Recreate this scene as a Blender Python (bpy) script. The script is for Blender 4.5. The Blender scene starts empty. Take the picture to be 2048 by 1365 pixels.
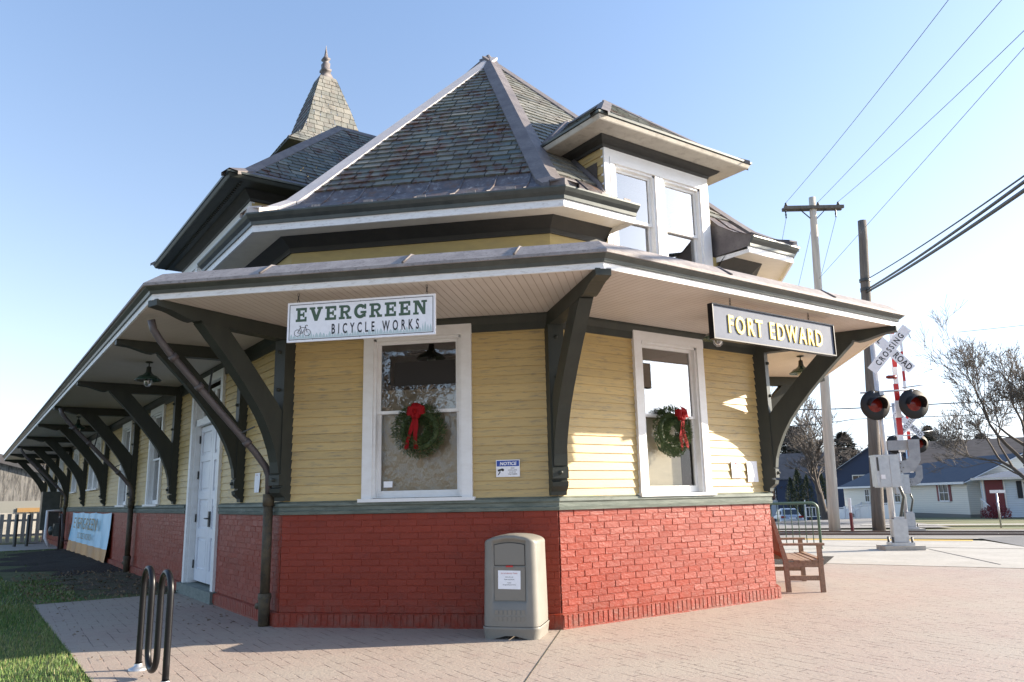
import bpy, math, random
from mathutils import Vector, Matrix
from math import radians as R, sin, cos, pi, sqrt
random.seed(7)
SC = bpy.context.scene
COL = SC.collection
# ---------------------------------------------------------------- camera
cam = bpy.data.cameras.new('camera'); camo = bpy.data.objects.new('camera', cam); COL.objects.link(camo)
cam.sensor_width = 36; cam.lens = 27.33; cam.clip_start = 0.1; cam.clip_end = 3000
yaw, tilt, roll = 2.5296, 0.1995, -0.0208
d = Vector((cos(yaw)*cos(tilt), sin(yaw)*cos(tilt), sin(tilt)))
rt = Vector((sin(yaw), -cos(yaw), 0)); up = rt.cross(d)
r2 = cos(roll)*rt + sin(roll)*up; u2 = -sin(roll)*rt + cos(roll)*up
camo.matrix_world = Matrix(((r2.x, u2.x, -d.x, 6.506), (r2.y, u2.y, -d.y, -5.107), (r2.z, u2.z, -d.z, 1.3), (0, 0, 0, 1)))
SC.camera = camo
# ---------------------------------------------------------------- sky and sun
SUN_EL, SUN_AZ = R(20.5), R(27.4)          # azimuth from +Y towards +X
w = bpy.data.worlds.new('World'); SC.world = w; w.use_nodes = True
nt = w.node_tree; nt.nodes.clear()
sky = nt.nodes.new('ShaderNodeTexSky'); sky.sky_type = 'NISHITA'; sky.sun_disc = False
sky.sun_elevation = SUN_EL; sky.sun_rotation = SUN_AZ; sky.air_density = 1.0; sky.dust_density = 1.0; sky.ozone_density = 3.0
bg = nt.nodes.new('ShaderNodeBackground'); bg.inputs[1].default_value = 0.15
# thin haze of the winter sky towards the horizon
tcw = nt.nodes.new('ShaderNodeTexCoord'); sxw = nt.nodes.new('ShaderNodeSeparateXYZ'); nt.links.new(tcw.outputs['Generated'], sxw.inputs[0])
mrw = nt.nodes.new('ShaderNodeMapRange'); mrw.inputs[1].default_value = .0; mrw.inputs[2].default_value = .85; mrw.inputs[3].default_value = .80; mrw.inputs[4].default_value = .05; nt.links.new(sxw.outputs[2], mrw.inputs[0])
bw = nt.nodes.new('ShaderNodeRGBToBW'); nt.links.new(sky.outputs[0], bw.inputs[0])
mw = nt.nodes.new('ShaderNodeMix'); mw.data_type = 'RGBA'; mw.blend_type = 'MULTIPLY'; mw.inputs[0].default_value = 1; nt.links.new(bw.outputs[0], mw.inputs[6]); mw.inputs[7].default_value = (.62, .68, .80, 1)
mx = nt.nodes.new('ShaderNodeMix'); mx.data_type = 'RGBA'; nt.links.new(mrw.outputs[0], mx.inputs[0]); nt.links.new(sky.outputs[0], mx.inputs[6]); nt.links.new(mw.outputs[2], mx.inputs[7])
wo = nt.nodes.new('ShaderNodeOutputWorld'); nt.links.new(mx.outputs[2], bg.inputs[0]); nt.links.new(bg.outputs[0], wo.inputs[0])
sl = bpy.data.lights.new('sun', 'SUN'); sl.energy = 4.6; sl.angle = R(0.5); sl.color = (1.0, 0.87, 0.70)
so = bpy.data.objects.new('sun', sl); COL.objects.link(so)
sv = Vector((sin(SUN_AZ)*cos(SUN_EL), cos(SUN_AZ)*cos(SUN_EL), sin(SUN_EL)))
so.rotation_euler = sv.to_track_quat('Z', 'Y').to_euler()
SC.view_settings.view_transform = 'Standard'; SC.view_settings.look = 'None'
SC.view_settings.exposure = 1.5; SC.view_settings.gamma = 1
# ---------------------------------------------------------------- materials
def nodes(name):
    m = bpy.data.materials.new(name); m.use_nodes = True; t = m.node_tree
    return m, t, t.nodes['Principled BSDF']
def N(t, typ, **kw):
    n = t.nodes.new(typ)
    for k, v in kw.items(): setattr(n, k, v)
    return n
def ramp(t, src, p0, c0, p1, c1):
    r = N(t, 'ShaderNodeValToRGB'); e = r.color_ramp.elements
    e[0].position = p0; e[0].color = (*c0, 1) if len(c0) == 3 else c0
    e[1].position = p1; e[1].color = (*c1, 1) if len(c1) == 3 else c1
    t.links.new(src, r.inputs[0]); return r.outputs[0]
def mixc(t, f, a, b, mode='MIX'):
    x = N(t, 'ShaderNodeMix', data_type='RGBA', blend_type=mode)
    for s, v in ((x.inputs[0], f), (x.inputs[6], a), (x.inputs[7], b)):
        if isinstance(v, (int, float)): s.default_value = v
        elif isinstance(v, tuple): s.default_value = (*v, 1) if len(v) == 3 else v
        else: t.links.new(v, s)
    return x.outputs[2]
def noise(t, scale, stretch=(1, 1, 1), detail=5, rough=.6, coord='Object'):
    tc = N(t, 'ShaderNodeTexCoord'); mp = N(t, 'ShaderNodeMapping'); mp.inputs['Scale'].default_value = stretch
    t.links.new(tc.outputs[coord], mp.inputs[0])
    n = N(t, 'ShaderNodeTexNoise'); n.inputs['Scale'].default_value = scale; n.inputs['Detail'].default_value = detail
    n.inputs['Roughness'].default_value = rough; t.links.new(mp.outputs[0], n.inputs[0]); return n.outputs[0]
def bump(t, b, src, strength, dist=.01):
    n = N(t, 'ShaderNodeBump'); n.inputs['Strength'].default_value = strength; n.inputs['Distance'].default_value = dist
    t.links.new(src, n.inputs['Height']); t.links.new(n.outputs[0], b.inputs['Normal']); return n
def pm(name, col, rough=.6, col2=None, scale=6, stretch=(1, 1, 1), lo=.4, hi=.65, bmp=0, bscale=60, bstr=(1, 1, 1), metal=0, bd=.01, spec=None, col3=None, scale3=30):
    m, t, b = nodes(name)
    b.inputs['Roughness'].default_value = rough; b.inputs['Metallic'].default_value = metal
    if spec is not None: b.inputs['Specular IOR Level'].default_value = spec
    if col2:
        c = ramp(t, noise(t, scale, stretch), lo, col, hi, col2)
        if col3: c = mixc(t, ramp(t, noise(t, scale3, stretch, 6, .7), .52, (0, 0, 0), .7, (1, 1, 1)), c, col3)
        t.links.new(c, b.inputs['Base Color'])
    else: b.inputs['Base Color'].default_value = (*col, 1)
    if bmp: bump(t, b, noise(t, bscale, bstr, 6, .6), bmp, bd)
    return m
M = {}
# painted wood and brick of the station
M['siding'] = pm('yellow clapboard', (.60, .44, .18), .5, (.54, .395, .17), 3, (1, 1, 9), .35, .6, .25, 30, (1, 1, 10), col3=(.30, .25, .15), scale3=5, bd=.004)
def tone(m, amt):
    t = m.node_tree; b = t.nodes['Principled BSDF']; l = b.inputs['Base Color'].links[0]; src = l.from_socket
    a = N(t, 'ShaderNodeAttribute'); a.attribute_name = 'v'; c = ramp(t, a.outputs['Fac'], 0, (1-amt, 1-amt, 1-amt), 1, (1, 1, 1)); t.links.new(mixc(t, 1.0, src, c, 'MULTIPLY'), b.inputs['Base Color'])
tone(M['siding'], .16)
M['upwall'] = pm('yellow flat board', (.47, .36, .14), .6, (.40, .31, .13), 4, (1, 1, 4), .35, .65, .2, 30)
M['green'] = pm('dark green trim paint', (.043, .047, .038), .5, (.030, .034, .029), 5, (1, 1, .4), .35, .7, .25, 25, (1, 1, .3), bd=.004, spec=.3)
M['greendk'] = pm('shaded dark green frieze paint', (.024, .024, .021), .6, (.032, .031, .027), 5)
M['table'] = pm('weathered green table', (.11, .135, .115), .6, (.20, .225, .19), 3, (1, 1, 8), .42, .72, .4, 22, (1, 1, 7), bd=.006, col3=(.07, .085, .07), scale3=9)
M['white'] = pm('white trim paint', (.78, .78, .77), .45, (.72, .71, .69), 7, (1, 1, 2), .4, .75, .12, 40, bd=.003)
M['fascia'] = pm('white fascia worn', (.80, .80, .79), .5, (.70, .69, .68), 9, (1, 1, 5), .45, .8, .2, 40, (1, 1, 4), bd=.004, col3=(.52, .50, .47), scale3=14)
M['cream'] = pm('cream window frame', (.72, .69, .62), .5, (.64, .61, .55), 7, (1, 1, 2), .4, .75, .12, 40, bd=.003)
M['eavecream'] = pm('worn cream eave', (.50, .47, .40), .6, (.42, .39, .33), 6, (1, 1, 1), .4, .7, .2, 30, col3=(.33, .30, .25), scale3=9)
M['gut'] = pm('dark gutter metal', (.075, .085, .078), .38, (.05, .058, .055), 6, (1, 1, 1), .4, .7, .06, 20, metal=.2)
M['lead'] = pm('lead flashing', (.115, .10, .10), .65, (.18, .16, .155), 5, (1, 1, 1), .35, .7, .3, 40, bd=.003, col3=(.09, .08, .08), scale3=30)
M['leadlt'] = pm('weathered pale lead', (.23, .205, .195), .7, (.34, .305, .285), 7, (1, 1, 1), .35, .7, .3, 60, bd=.003, col3=(.13, .112, .11), scale3=34)
M['dark'] = pm('dark interior', (.02, .018, .017), .8)
M['room'] = pm('dim room wall', (.075, .062, .052), .9)
M['iron'] = pm('painted iron', (.03, .032, .033), .4, (.05, .05, .048), 20, bmp=.15, bscale=50)
M['rust'] = pm('rusty brown pipe', (.060, .046, .028), .7, (.10, .075, .04), 10, (1, 1, 1), .35, .65, .5, 50, col3=(.03, .03, .028), scale3=16)
M['pipe'] = pm('purple grey pipe', (.085, .072, .075), .5, (.11, .092, .09), 9, (1, 1, 1), .35, .7, .2, 40)
M['step'] = pm('grey green step', (.17, .20, .18), .7, (.10, .13, .12), 7, (1, 1, 3), .35, .7, .4, 30)
M['paper'] = pm('white paper', (.86, .86, .88), .6, (.80, .80, .82), 20)
M['ink'] = pm('black ink', (.015, .015, .018), .5)
M['inkg'] = pm('green lettering', (.055, .10, .058), .5)
M['inkr'] = pm('red ink', (.45, .03, .02), .5)
M['yel'] = pm('yellow letters', (.80, .60, .07), .55)
def filmboard():  # pale wavy lines in the board colour stand for glints on wrinkled film
    m, t, b = nodes('tan board with painted film glints'); b.inputs['Roughness'].default_value = .35
    tc = N(t, 'ShaderNodeTexCoord'); n0 = N(t, 'ShaderNodeTexNoise'); n0.inputs['Scale'].default_value = 3.2; n0.inputs['Detail'].default_value = 3; n0.inputs['Distortion'].default_value = 1.6
    mp = N(t, 'ShaderNodeMapping'); mp.inputs['Scale'].default_value = (2.2, 2.2, 1.3); t.links.new(tc.outputs['Object'], mp.inputs[0]); t.links.new(mp.outputs[0], n0.inputs[0])
    mu = N(t, 'ShaderNodeMath', operation='MULTIPLY'); mu.inputs[1].default_value = 38; t.links.new(n0.outputs[0], mu.inputs[0]); fr = N(t, 'ShaderNodeMath', operation='PINGPONG'); fr.inputs[1].default_value = .5; t.links.new(mu.outputs[0], fr.inputs[0])
    ln = ramp(t, fr.outputs[0], .34, (0, 0, 0), .5, (1, 1, 1)); ms = ramp(t, noise(t, 4.5), .46, (0, 0, 0), .66, (.6, .6, .6))
    k = N(t, 'ShaderNodeMath', operation='MULTIPLY'); t.links.new(ln, k.inputs[0]); t.links.new(ms, k.inputs[1])
    t.links.new(mixc(t, k.outputs[0], (.36, .27, .155), (.70, .66, .58)), b.inputs['Base Color']); return m
M['tan'] = filmboard(); M['creamboard'] = pm('cream board blind', (.62, .54, .38), .6, (.54, .47, .33), 2, (1, 1, 4))
M['galvd'] = pm('dull aluminium', (.34, .34, .345), .5, (.27, .27, .28), 6, metal=.4)
M['galv'] = pm('galvanised steel', (.52, .53, .54), .38, (.42, .43, .45), 8, (1, 1, 1), .35, .7, .1, 30, metal=.65)
M['silver'] = pm('silver paint', (.62, .63, .64), .35, (.55, .55, .56), 6, metal=.35)
M['black'] = pm('black gloss paint', (.006, .006, .007), .35, spec=.3)
M['blackm'] = pm('matt black paint', (.010, .010, .011), .6)
M['redp'] = pm('red reflective', (.50, .02, .02), .35)
M['redlens'] = pm('unlit red lens', (.16, .012, .008), .15)
M['wpole'] = pm('weathered pole wood', (.17, .148, .128), .85, (.10, .088, .078), 3, (6, 6, .4), .35, .7, .6, 14, (6, 6, .5), bd=.02)
M['wpolel'] = pm('pale pole wood', (.62, .56, .47), .85, (.42, .37, .31), 2.2, (5, 5, .35), .35, .7, .5, 14, (6, 6, .5), bd=.02)
M['conc'] = pm('pale concrete', (.36, .34, .30), .85, (.44, .42, .375), 1.2, (1, 1, 1), .35, .7, .3, 60, col3=(.30, .285, .25), scale3=8)
M['asph'] = pm('asphalt', (.055, .055, .058), .9, (.085, .083, .082), 1.0, (1, 1, 1), .35, .7, .5, 120)
M['oldasph'] = pm('old pale asphalt', (.20, .19, .175), .9, (.26, .245, .22), .8, (1, 1, 1), .35, .7, .4, 100)
M['ballast'] = pm('gravel', (.19, .17, .14), .95, (.27, .24, .19), 10, (1, 1, 1), .35, .65, 1, 120, col3=(.12, .105, .09), scale3=40)
M['yline'] = pm('yellow edge paint', (.62, .42, .09), .7, (.52, .36, .10), 5)
M['rail'] = pm('steel rail', (.16, .12, .10), .4, metal=.6)
M['teak'] = pm('weathered brown wood', (.24, .15, .095), .6, (.33, .22, .145), 4, (5, 5, 5), .35, .7, .3, 50, col3=(.11, .07, .05), scale3=14)
M['fgreen'] = pm('green railing paint', (.07, .12, .085), .4)
M['trash'] = pm('beige plastic', (.215, .203, .175), .5, (.19, .18, .155), 4, bmp=.05, bscale=120)
M['trashd'] = pm('beige plastic flap', (.20, .185, .155), .5)
M['bark'] = pm('bark', (.075, .062, .052), .95, (.12, .10, .085), 6, (4, 4, .6), .35, .7)
M['twig'] = pm('winter twigs', (.125, .108, .095), .95)
M['needle'] = pm('dark needles', (.020, .036, .018), .9, (.035, .05, .022), 3)
M['needleb'] = pm('grey green needles', (.05, .055, .042), .95, (.085, .08, .065), 1)
M['leafw'] = pm('wreath needles', (.045, .075, .025), .55, (.09, .13, .045), 12)
M['ribbon'] = pm('red velvet ribbon', (.24, .003, .006), .7, spec=.2)
M['mulch'] = pm('dark mulch', (.014, .010, .008), 1, (.026, .018, .012), 20, bmp=1, bscale=60, bd=.04)
M['dirt'] = pm('dirt with leaf litter', (.075, .060, .040), 1, (.05, .06, .028), 3, (1, 1, 1), .4, .6, .8, 60, bd=.03, col3=(.12, .09, .055), scale3=22)
M['soil'] = pm('winter ground', (.17, .15, .075), 1, (.10, .125, .045), .35, (1, 1, 1), .4, .6, .5, 20)
M['turf'] = pm('turf soil', (.055, .075, .022), 1, (.10, .11, .04), 1.6, (1, 1, 1), .4, .65, .7, 60, bd=.03)
M['door'] = pm('white door paint', (.74, .76, .80), .32, (.70, .72, .76), 5, bmp=.05, bscale=30)
M['glassdark'] = pm('car glass', (.03, .035, .04), .08)
M['carp'] = pm('silver car paint', (.40, .42, .45), .25, metal=.5)
M['tyre'] = pm('tyre rubber', (.02, .02, .02), .8)
M['taill'] = pm('tail lamp', (.30, .01, .01), .2)
def glass_mat(name, tint=(1, 1, 1), boost=.10, bscale=2.5, bstr=.03, stretch=(1, 1, 1), rough=.0, mul=1.6):
    m = bpy.data.materials.new(name); m.use_nodes = True; t = m.node_tree; t.nodes.clear()
    o = N(t, 'ShaderNodeOutputMaterial'); mx = N(t, 'ShaderNodeMixShader')
    tr = N(t, 'ShaderNodeBsdfTransparent'); tr.inputs[0].default_value = (*tint, 1)
    gl = N(t, 'ShaderNodeBsdfGlossy'); gl.inputs['Roughness'].default_value = rough
    fr = N(t, 'ShaderNodeFresnel'); fr.inputs[0].default_value = 1.5
    ma = N(t, 'ShaderNodeMath', operation='MULTIPLY_ADD'); ma.inputs[1].default_value = mul; ma.inputs[2].default_value = boost; ma.use_clamp = True
    t.links.new(fr.outputs[0], ma.inputs[0]); t.links.new(ma.outputs[0], mx.inputs[0])
    t.links.new(tr.outputs[0], mx.inputs[1]); t.links.new(gl.outputs[0], mx.inputs[2]); t.links.new(mx.outputs[0], o.inputs[0])
    if bstr:
        n = N(t, 'ShaderNodeBump'); n.inputs['Strength'].default_value = bstr; n.inputs['Distance'].default_value = .05
        t.links.new(noise(t, bscale, stretch, 3, .5), n.inputs['Height']); t.links.new(n.outputs[0], gl.inputs['Normal'])
    return m
M['glass'] = glass_mat('old window glass', (.8, .82, .8), .12, 2.2, .06)
M['glassb'] = glass_mat('bright window glass', (.7, .75, .75), .26, 1.2, .012)
M['glassl'] = glass_mat('clear low window glass', (.92, .93, .92), .0, 2.2, .04, mul=.7)
M['film'] = glass_mat('wrinkled film glass', (.93, .93, .9), .03, 7, .55, (1.6, 1.6, .8), .16)
M['lampglass'] = glass_mat('lamp glass', (.9, .9, .9), .15, 1, 0)
# painted brick: red paint thick over the joints
def brick_mat(name, c1, c2, c3):
    m, t, b = nodes(name); b.inputs['Roughness'].default_value = .44; b.inputs['Specular IOR Level'].default_value = .36
    c = ramp(t, noise(t, 2.2), .35, c1, .68, c2)
    c = mixc(t, ramp(t, noise(t, 6, (1, 1, 1), 7, .7), .56, (0, 0, 0), .74, (1, 1, 1)), c, c3)
    tc = N(t, 'ShaderNodeTexCoord'); sx = N(t, 'ShaderNodeSeparateXYZ'); t.links.new(tc.outputs['Object'], sx.inputs[0])
    lowb = ramp(t, sx.outputs[2], .0, (1, 1, 1), .32, (0, 0, 0)); dn = ramp(t, noise(t, 7, (1, 1, 1), 7, .75), .44, (0, 0, 0), .62, (1, 1, 1))
    kk = N(t, 'ShaderNodeMath', operation='MULTIPLY'); t.links.new(lowb, kk.inputs[0]); t.links.new(dn, kk.inputs[1]); k3 = N(t, 'ShaderNodeMath', operation='MULTIPLY'); t.links.new(kk.outputs[0], k3.inputs[0]); k3.inputs[1].default_value = .55
    c = mixc(t, k3.outputs[0], c, (.20, .12, .09))
    ch = N(t, 'ShaderNodeMath', operation='MULTIPLY'); t.links.new(ramp(t, noise(t, 19, (1, 1, 1.6), 8, .8), .68, (0, 0, 0), .71, (1, 1, 1)), ch.inputs[0]); ch.inputs[1].default_value = .5
    c = mixc(t, ch.outputs[0], c, (.34, .20, .15))
    t.links.new(c, b.inputs['Base Color'])
    n1 = noise(t, 26, (1, 1, 1.5), 6, .65); bump(t, b, n1, .55, .013); return m
M['brick'] = brick_mat('red painted brick', (.265, .034, .014), (.24, .029, .012), (.20, .026, .013))
tone(M['brick'], .14)
# slates: colour per slate from attribute "v"
def slate_mat(name, cols, rust=.5):
    m, t, b = nodes(name); b.inputs['Roughness'].default_value = .62
    a = N(t, 'ShaderNodeAttribute'); a.attribute_name = 'v'
    r = N(t, 'ShaderNodeValToRGB'); r.color_ramp.interpolation = 'LINEAR'; e = r.color_ramp.elements
    e[0].position = .001; e[0].color = (*cols[0], 1); e[1].position = 1; e[1].color = (*cols[-1], 1)
    for i, c in enumerate(cols[1:-1]): q = e.new((i+1)/(len(cols)-1)); q.color = (*c, 1)
    t.links.new(a.outputs['Fac'], r.inputs[0])
    n1 = ramp(t, noise(t, 1.5, (1, 1, 1), 4), .45, (0, 0, 0), .55, (1, 1, 1))
    n2 = ramp(t, noise(t, 8, (1, 1, .5), 6, .7), .44, (0, 0, 0), .56, (1, 1, 1))
    k = N(t, 'ShaderNodeMath', operation='MULTIPLY'); t.links.new(n1, k.inputs[0]); t.links.new(n2, k.inputs[1])
    k2 = N(t, 'ShaderNodeMath', operation='MULTIPLY'); t.links.new(k.outputs[0], k2.inputs[0]); k2.inputs[1].default_value = rust
    c = mixc(t, k2.outputs[0], r.outputs[0], (.085, .034, .018))
    c = mixc(t, ramp(t, noise(t, 2.1, (1, 1, 1), 6, .7), .5, (0, 0, 0), .64, (.55, .55, .55)), c, (.05, .05, .045))
    c = mixc(t, ramp(t, noise(t, 12, (1, 1, 1), 4, .7), .64, (0, 0, 0), .7, (.5, .5, .5)), c, (.26, .19, .09))
    t.links.new(c, b.inputs['Base Color']); bump(t, b, noise(t, 45), .3, .006); return m
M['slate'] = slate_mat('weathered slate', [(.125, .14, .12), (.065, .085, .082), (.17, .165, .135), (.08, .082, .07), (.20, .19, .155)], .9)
M['slatesun'] = slate_mat('pale slate with painted sunlight', [(.20, .20, .17), (.15, .158, .14), (.24, .23, .195), (.175, .172, .15), (.26, .245, .205)], .25)  # lit copy of the slate, sunlight put into its colour
M['leadsun'] = pm('pale lead with painted sunlight', (.50, .455, .435), .7, (.58, .53, .50), 7, (1, 1, 1), .35, .7, .3, 60, bd=.003, col3=(.40, .35, .33), scale3=70)  # sunlight put into the colour, used on the left hip cap
def apron_mat():
    m, t, b = nodes('stained metal apron'); b.inputs['Roughness'].default_value = .6
    c = ramp(t, noise(t, 9, (1, 1, .25), 6, .7), .38, (.055, .047, .05), .66, (.12, .10, .10))
    c = mixc(t, ramp(t, noise(t, 16, (1, 1, .12), 5, .75), .55, (0, 0, 0), .66, (1, 1, 1)), c, (.24, .23, .235))
    c = mixc(t, ramp(t, noise(t, 6.1, (1, 1, .15), 5, .7), .54, (0, 0, 0), .66, (1, 1, 1)), c, (.12, .065, .04))
    t.links.new(c, b.inputs['Base Color']); return m
M['apron'] = apron_mat()
def beadboard():
    m, t, b = nodes('cream beadboard'); b.inputs['Roughness'].default_value = .55
    tc = N(t, 'ShaderNodeTexCoord'); sx = N(t, 'ShaderNodeSeparateXYZ'); t.links.new(tc.outputs['UV'], sx.inputs[0])
    fr = N(t, 'ShaderNodeMath', operation='FRACT'); mu = N(t, 'ShaderNodeMath', operation='MULTIPLY'); mu.inputs[1].default_value = 1/.075
    t.links.new(sx.outputs[0], mu.inputs[0]); t.links.new(mu.outputs[0], fr.inputs[0])
    g = ramp(t, fr.outputs[0], .0, (0, 0, 0), .12, (1, 1, 1))
    c = mixc(t, g, (.30, .22, .17), ramp(t, noise(t, 4), .35, (.61, .565, .52), .7, (.57, .525, .48)))
    t.links.new(c, b.inputs['Base Color']); bump(t, b, g, .6, .006); return m
M['bead'] = beadboard()
def paver_mat():
    m, t, b = nodes('stamped brick paving'); b.inputs['Roughness'].default_value = .7
    tc = N(t, 'ShaderNodeTexCoord'); mp = N(t, 'ShaderNodeMapping'); mp.inputs['Rotation'].default_value = (0, 0, R(2))
    t.links.new(tc.outputs['Object'], mp.inputs[0])
    wn = N(t, 'ShaderNodeTexNoise'); wn.inputs['Scale'].default_value = 3; t.links.new(mp.outputs[0], wn.inputs[0])
    ad = N(t, 'ShaderNodeMixRGB', blend_type='ADD') if False else None
    vm = N(t, 'ShaderNodeVectorMath', operation='MULTIPLY_ADD'); vm.inputs[1].default_value = (.03, .03, 0)
    t.links.new(wn.outputs['Color'], vm.inputs[0]); t.links.new(mp.outputs[0], vm.inputs[2])
    br = N(t, 'ShaderNodeTexBrick'); br.inputs['Scale'].default_value = 1; br.inputs['Brick Width'].default_value = .215
    br.inputs['Row Height'].default_value = .105; br.inputs['Mortar Size'].default_value = .006; br.inputs['Mortar Smooth'].default_value = .4
    br.inputs['Color1'].default_value = (.375, .30, .25, 1); br.inputs['Color2'].default_value = (.34, .272, .228, 1); br.inputs['Mortar'].default_value = (.4, .3, .25, 1)
    t.links.new(vm.outputs[0], br.inputs[0])
    c = mixc(t, ramp(t, noise(t, .7, (1, 1, 1), 4), .38, (0, 0, 0), .66, (1, 1, 1)), br.outputs[0], (.37, .32, .265))
    c = mixc(t, ramp(t, noise(t, 1.9, (1, 1, 1), 6, .7), .55, (0, 0, 0), .8, (1, 1, 1)), c, (.33, .24, .205))
    c = mixc(t, ramp(t, noise(t, .45, (1, 1, 1), 9, .75), .56, (0, 0, 0), .66, (.6, .6, .6)), c, (.30, .245, .21))
    c = mixc(t, ramp(t, noise(t, 14, (1, 1, 1), 6, .8), .66, (0, 0, 0), .72, (.7, .7, .7)), c, (.22, .18, .155))
    c = mixc(t, ramp(t, noise(t, 40, (1, 1, 1), 3, .7), .45, (0, 0, 0), .75, (1, 1, 1)), c, (.31, .26, .22))
    ms = ramp(t, noise(t, 5.5, (.7, 1.6, 1), 4, .6), .47, (.05, .05, .05), .60, (1, 1, 1))
    k = N(t, 'ShaderNodeMath', operation='MULTIPLY'); t.links.new(br.outputs['Fac'], k.inputs[0]); t.links.new(ms, k.inputs[1])
    k2 = N(t, 'ShaderNodeMath', operation='MULTIPLY'); t.links.new(k.outputs[0], k2.inputs[0]); k2.inputs[1].default_value = .85
    c = mixc(t, k2.outputs[0], c, (.10, .075, .065))
    t.links.new(c, b.inputs['Base Color'])
    s = N(t, 'ShaderNodeMath', operation='SUBTRACT'); t.links.new(noise(t, 30), s.inputs[0]); t.links.new(k.outputs[0], s.inputs[1])
    bump(t, b, s.outputs[0], .5, .01); return m
M['paver'] = paver_mat()
# ---------------------------------------------------------------- mesh builder
class MB:
    def __init__(s): s.v = []; s.f = []; s.uv = {}; s.att = {}; s.sm = set(); s.mi = {}; s.cur = 0
    def face(s, pts, uv=None, att=None, smooth=False):
        i = len(s.v); s.v += [tuple(p) for p in pts]; k = len(s.f); s.f.append(tuple(range(i, i+len(pts))))
        if uv: s.uv[k] = uv
        if att is not None: s.att[k] = att
        if smooth: s.sm.add(k)
        s.mi[k] = s.cur
        return s
    def grid(s, rows, smooth=True, closed=False, cap=False):
        i0 = len(s.v); n = len(rows[0])
        for r in rows: s.v += [tuple(p) for p in r]
        for a in range(len(rows)-1):
            for b in range(n if closed else n-1):
                c = (b+1) % n; k = len(s.f)
                s.f.append((i0+a*n+b, i0+a*n+c, i0+(a+1)*n+c, i0+(a+1)*n+b)); s.mi[k] = s.cur
                if smooth: s.sm.add(k)
        if cap:
            for rr, rev in ((0, True), (len(rows)-1, False)):
                idx = [i0+rr*n+b for b in range(n)]; k = len(s.f); s.f.append(tuple(reversed(idx)) if rev else tuple(idx)); s.mi[k] = s.cur
        return s
    def box(s, c, sz, ax=None):
        c = Vector(c); X, Y, Z = ax or (Vector((1, 0, 0)), Vector((0, 1, 0)), Vector((0, 0, 1)))
        X = Vector(X)*sz[0]/2; Y = Vector(Y)*sz[1]/2; Z = Vector(Z)*sz[2]/2
        P = [c+a*X+b*Y+e*Z for e in (-1, 1) for b in (-1, 1) for a in (-1, 1)]
        i = len(s.v); s.v += [tuple(p) for p in P]
        flip = X.cross(Y).dot(Z) < 0
        for q in ((0, 2, 3, 1), (4, 5, 7, 6), (0, 1, 5, 4), (2, 6, 7, 3), (0, 4, 6, 2), (1, 3, 7, 5)):
            q = q[::-1] if flip else q
            s.mi[len(s.f)] = s.cur; s.f.append(tuple(i+j for j in q))
        return s
    def bar(s, a, b, w_, h_, upv=(0, 0, 1)):
        a, b = Vector(a), Vector(b); Z = (b-a); L = Z.length; Z.normalize(); X = Vector(upv).cross(Z)
        if X.length < 1e-4: X = Vector((1, 0, 0)).cross(Z)
        X.normalize(); Y = Z.cross(X); return s.box((a+b)/2, (w_, h_, L), (X, Y, Z))
    def tube(s, path, r, n=8, cap=True, smooth=True):
        path = [Vector(p) for p in path]; rows = []; X = None
        for i, p in enumerate(path):
            t = (path[min(i+1, len(path)-1)]-path[max(i-1, 0)]).normalized()
            if X is None: X = t.orthogonal().normalized()
            else:
                X = X - t*X.dot(t)
                X = X.normalized() if X.length > 1e-6 else t.orthogonal().normalized()
            Y = t.cross(X); rr = r[i] if isinstance(r, (list, tuple)) else r
            rows.append([p+rr*(cos(2*pi*k/n)*X+sin(2*pi*k/n)*Y) for k in range(n)])
        return s.grid(rows, smooth, True, cap)
    def lathe(s, prof, c, axis=(0, 0, 1), n=16, smooth=True, cap=False):
        c = Vector(c); A = Vector(axis).normalized(); X = A.orthogonal().normalized(); Y = A.cross(X)
        return s.grid([[c+A*z+rr*(cos(2*pi*k/n)*X+sin(2*pi*k/n)*Y) for k in range(n)] for rr, z in prof], smooth, True, cap)
    def prism(s, poly, F, t0, t1):
        """poly in (a,b) of frame F; thickness t0..t1 along the frame's c"""
        A = [F(a, b, t1) for a, b in poly]; B = [F(a, b, t0) for a, b in poly]
        s.face(A); s.face(B[::-1]); n = len(poly)
        for i in range(n): j = (i+1) % n; s.face([B[i], B[j], A[j], A[i]])
        return s
    def build(s, name, mat, parent=None, fix=True):
        me = bpy.data.meshes.new(name); me.from_pydata(s.v, [], s.f)
        for m in (mat if isinstance(mat, (list, tuple)) else [mat]): me.materials.append(m)
        if s.uv:
            ul = me.uv_layers.new(name='UVMap')
            for k, q in s.uv.items():
                for li, c in zip(me.polygons[k].loop_indices, q): ul.data[li].uv = c
        if s.att:
            at = me.attributes.new('v', 'FLOAT', 'FACE'); vals = [s.att.get(i, 0.5) for i in range(len(s.f))]; at.data.foreach_set('value', vals)
        if s.sm: me.polygons.foreach_set('use_smooth', [i in s.sm for i in range(len(s.f))])
        me.polygons.foreach_set('material_index', [s.mi.get(i, 0) for i in range(len(s.f))])
        me.update()
        o = bpy.data.objects.new(name, me); COL.objects.link(o)
        if parent: o.parent = parent
        return o
def thing(name, label, cat, loc=(0, 0, 0), rz=0, group=None, kind=None):
    o = bpy.data.objects.new(name, None); o.empty_display_size = .2; COL.objects.link(o); o.location = loc; o.rotation_euler = (0, 0, rz)
    return tag(o, label, cat, group, kind)
def tag(o, label=None, cat=None, group=None, kind=None):
    if label: o['label'] = label
    if cat: o['category'] = cat
    if group: o['group'] = group
    if kind: o['kind'] = kind
    return o
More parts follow.
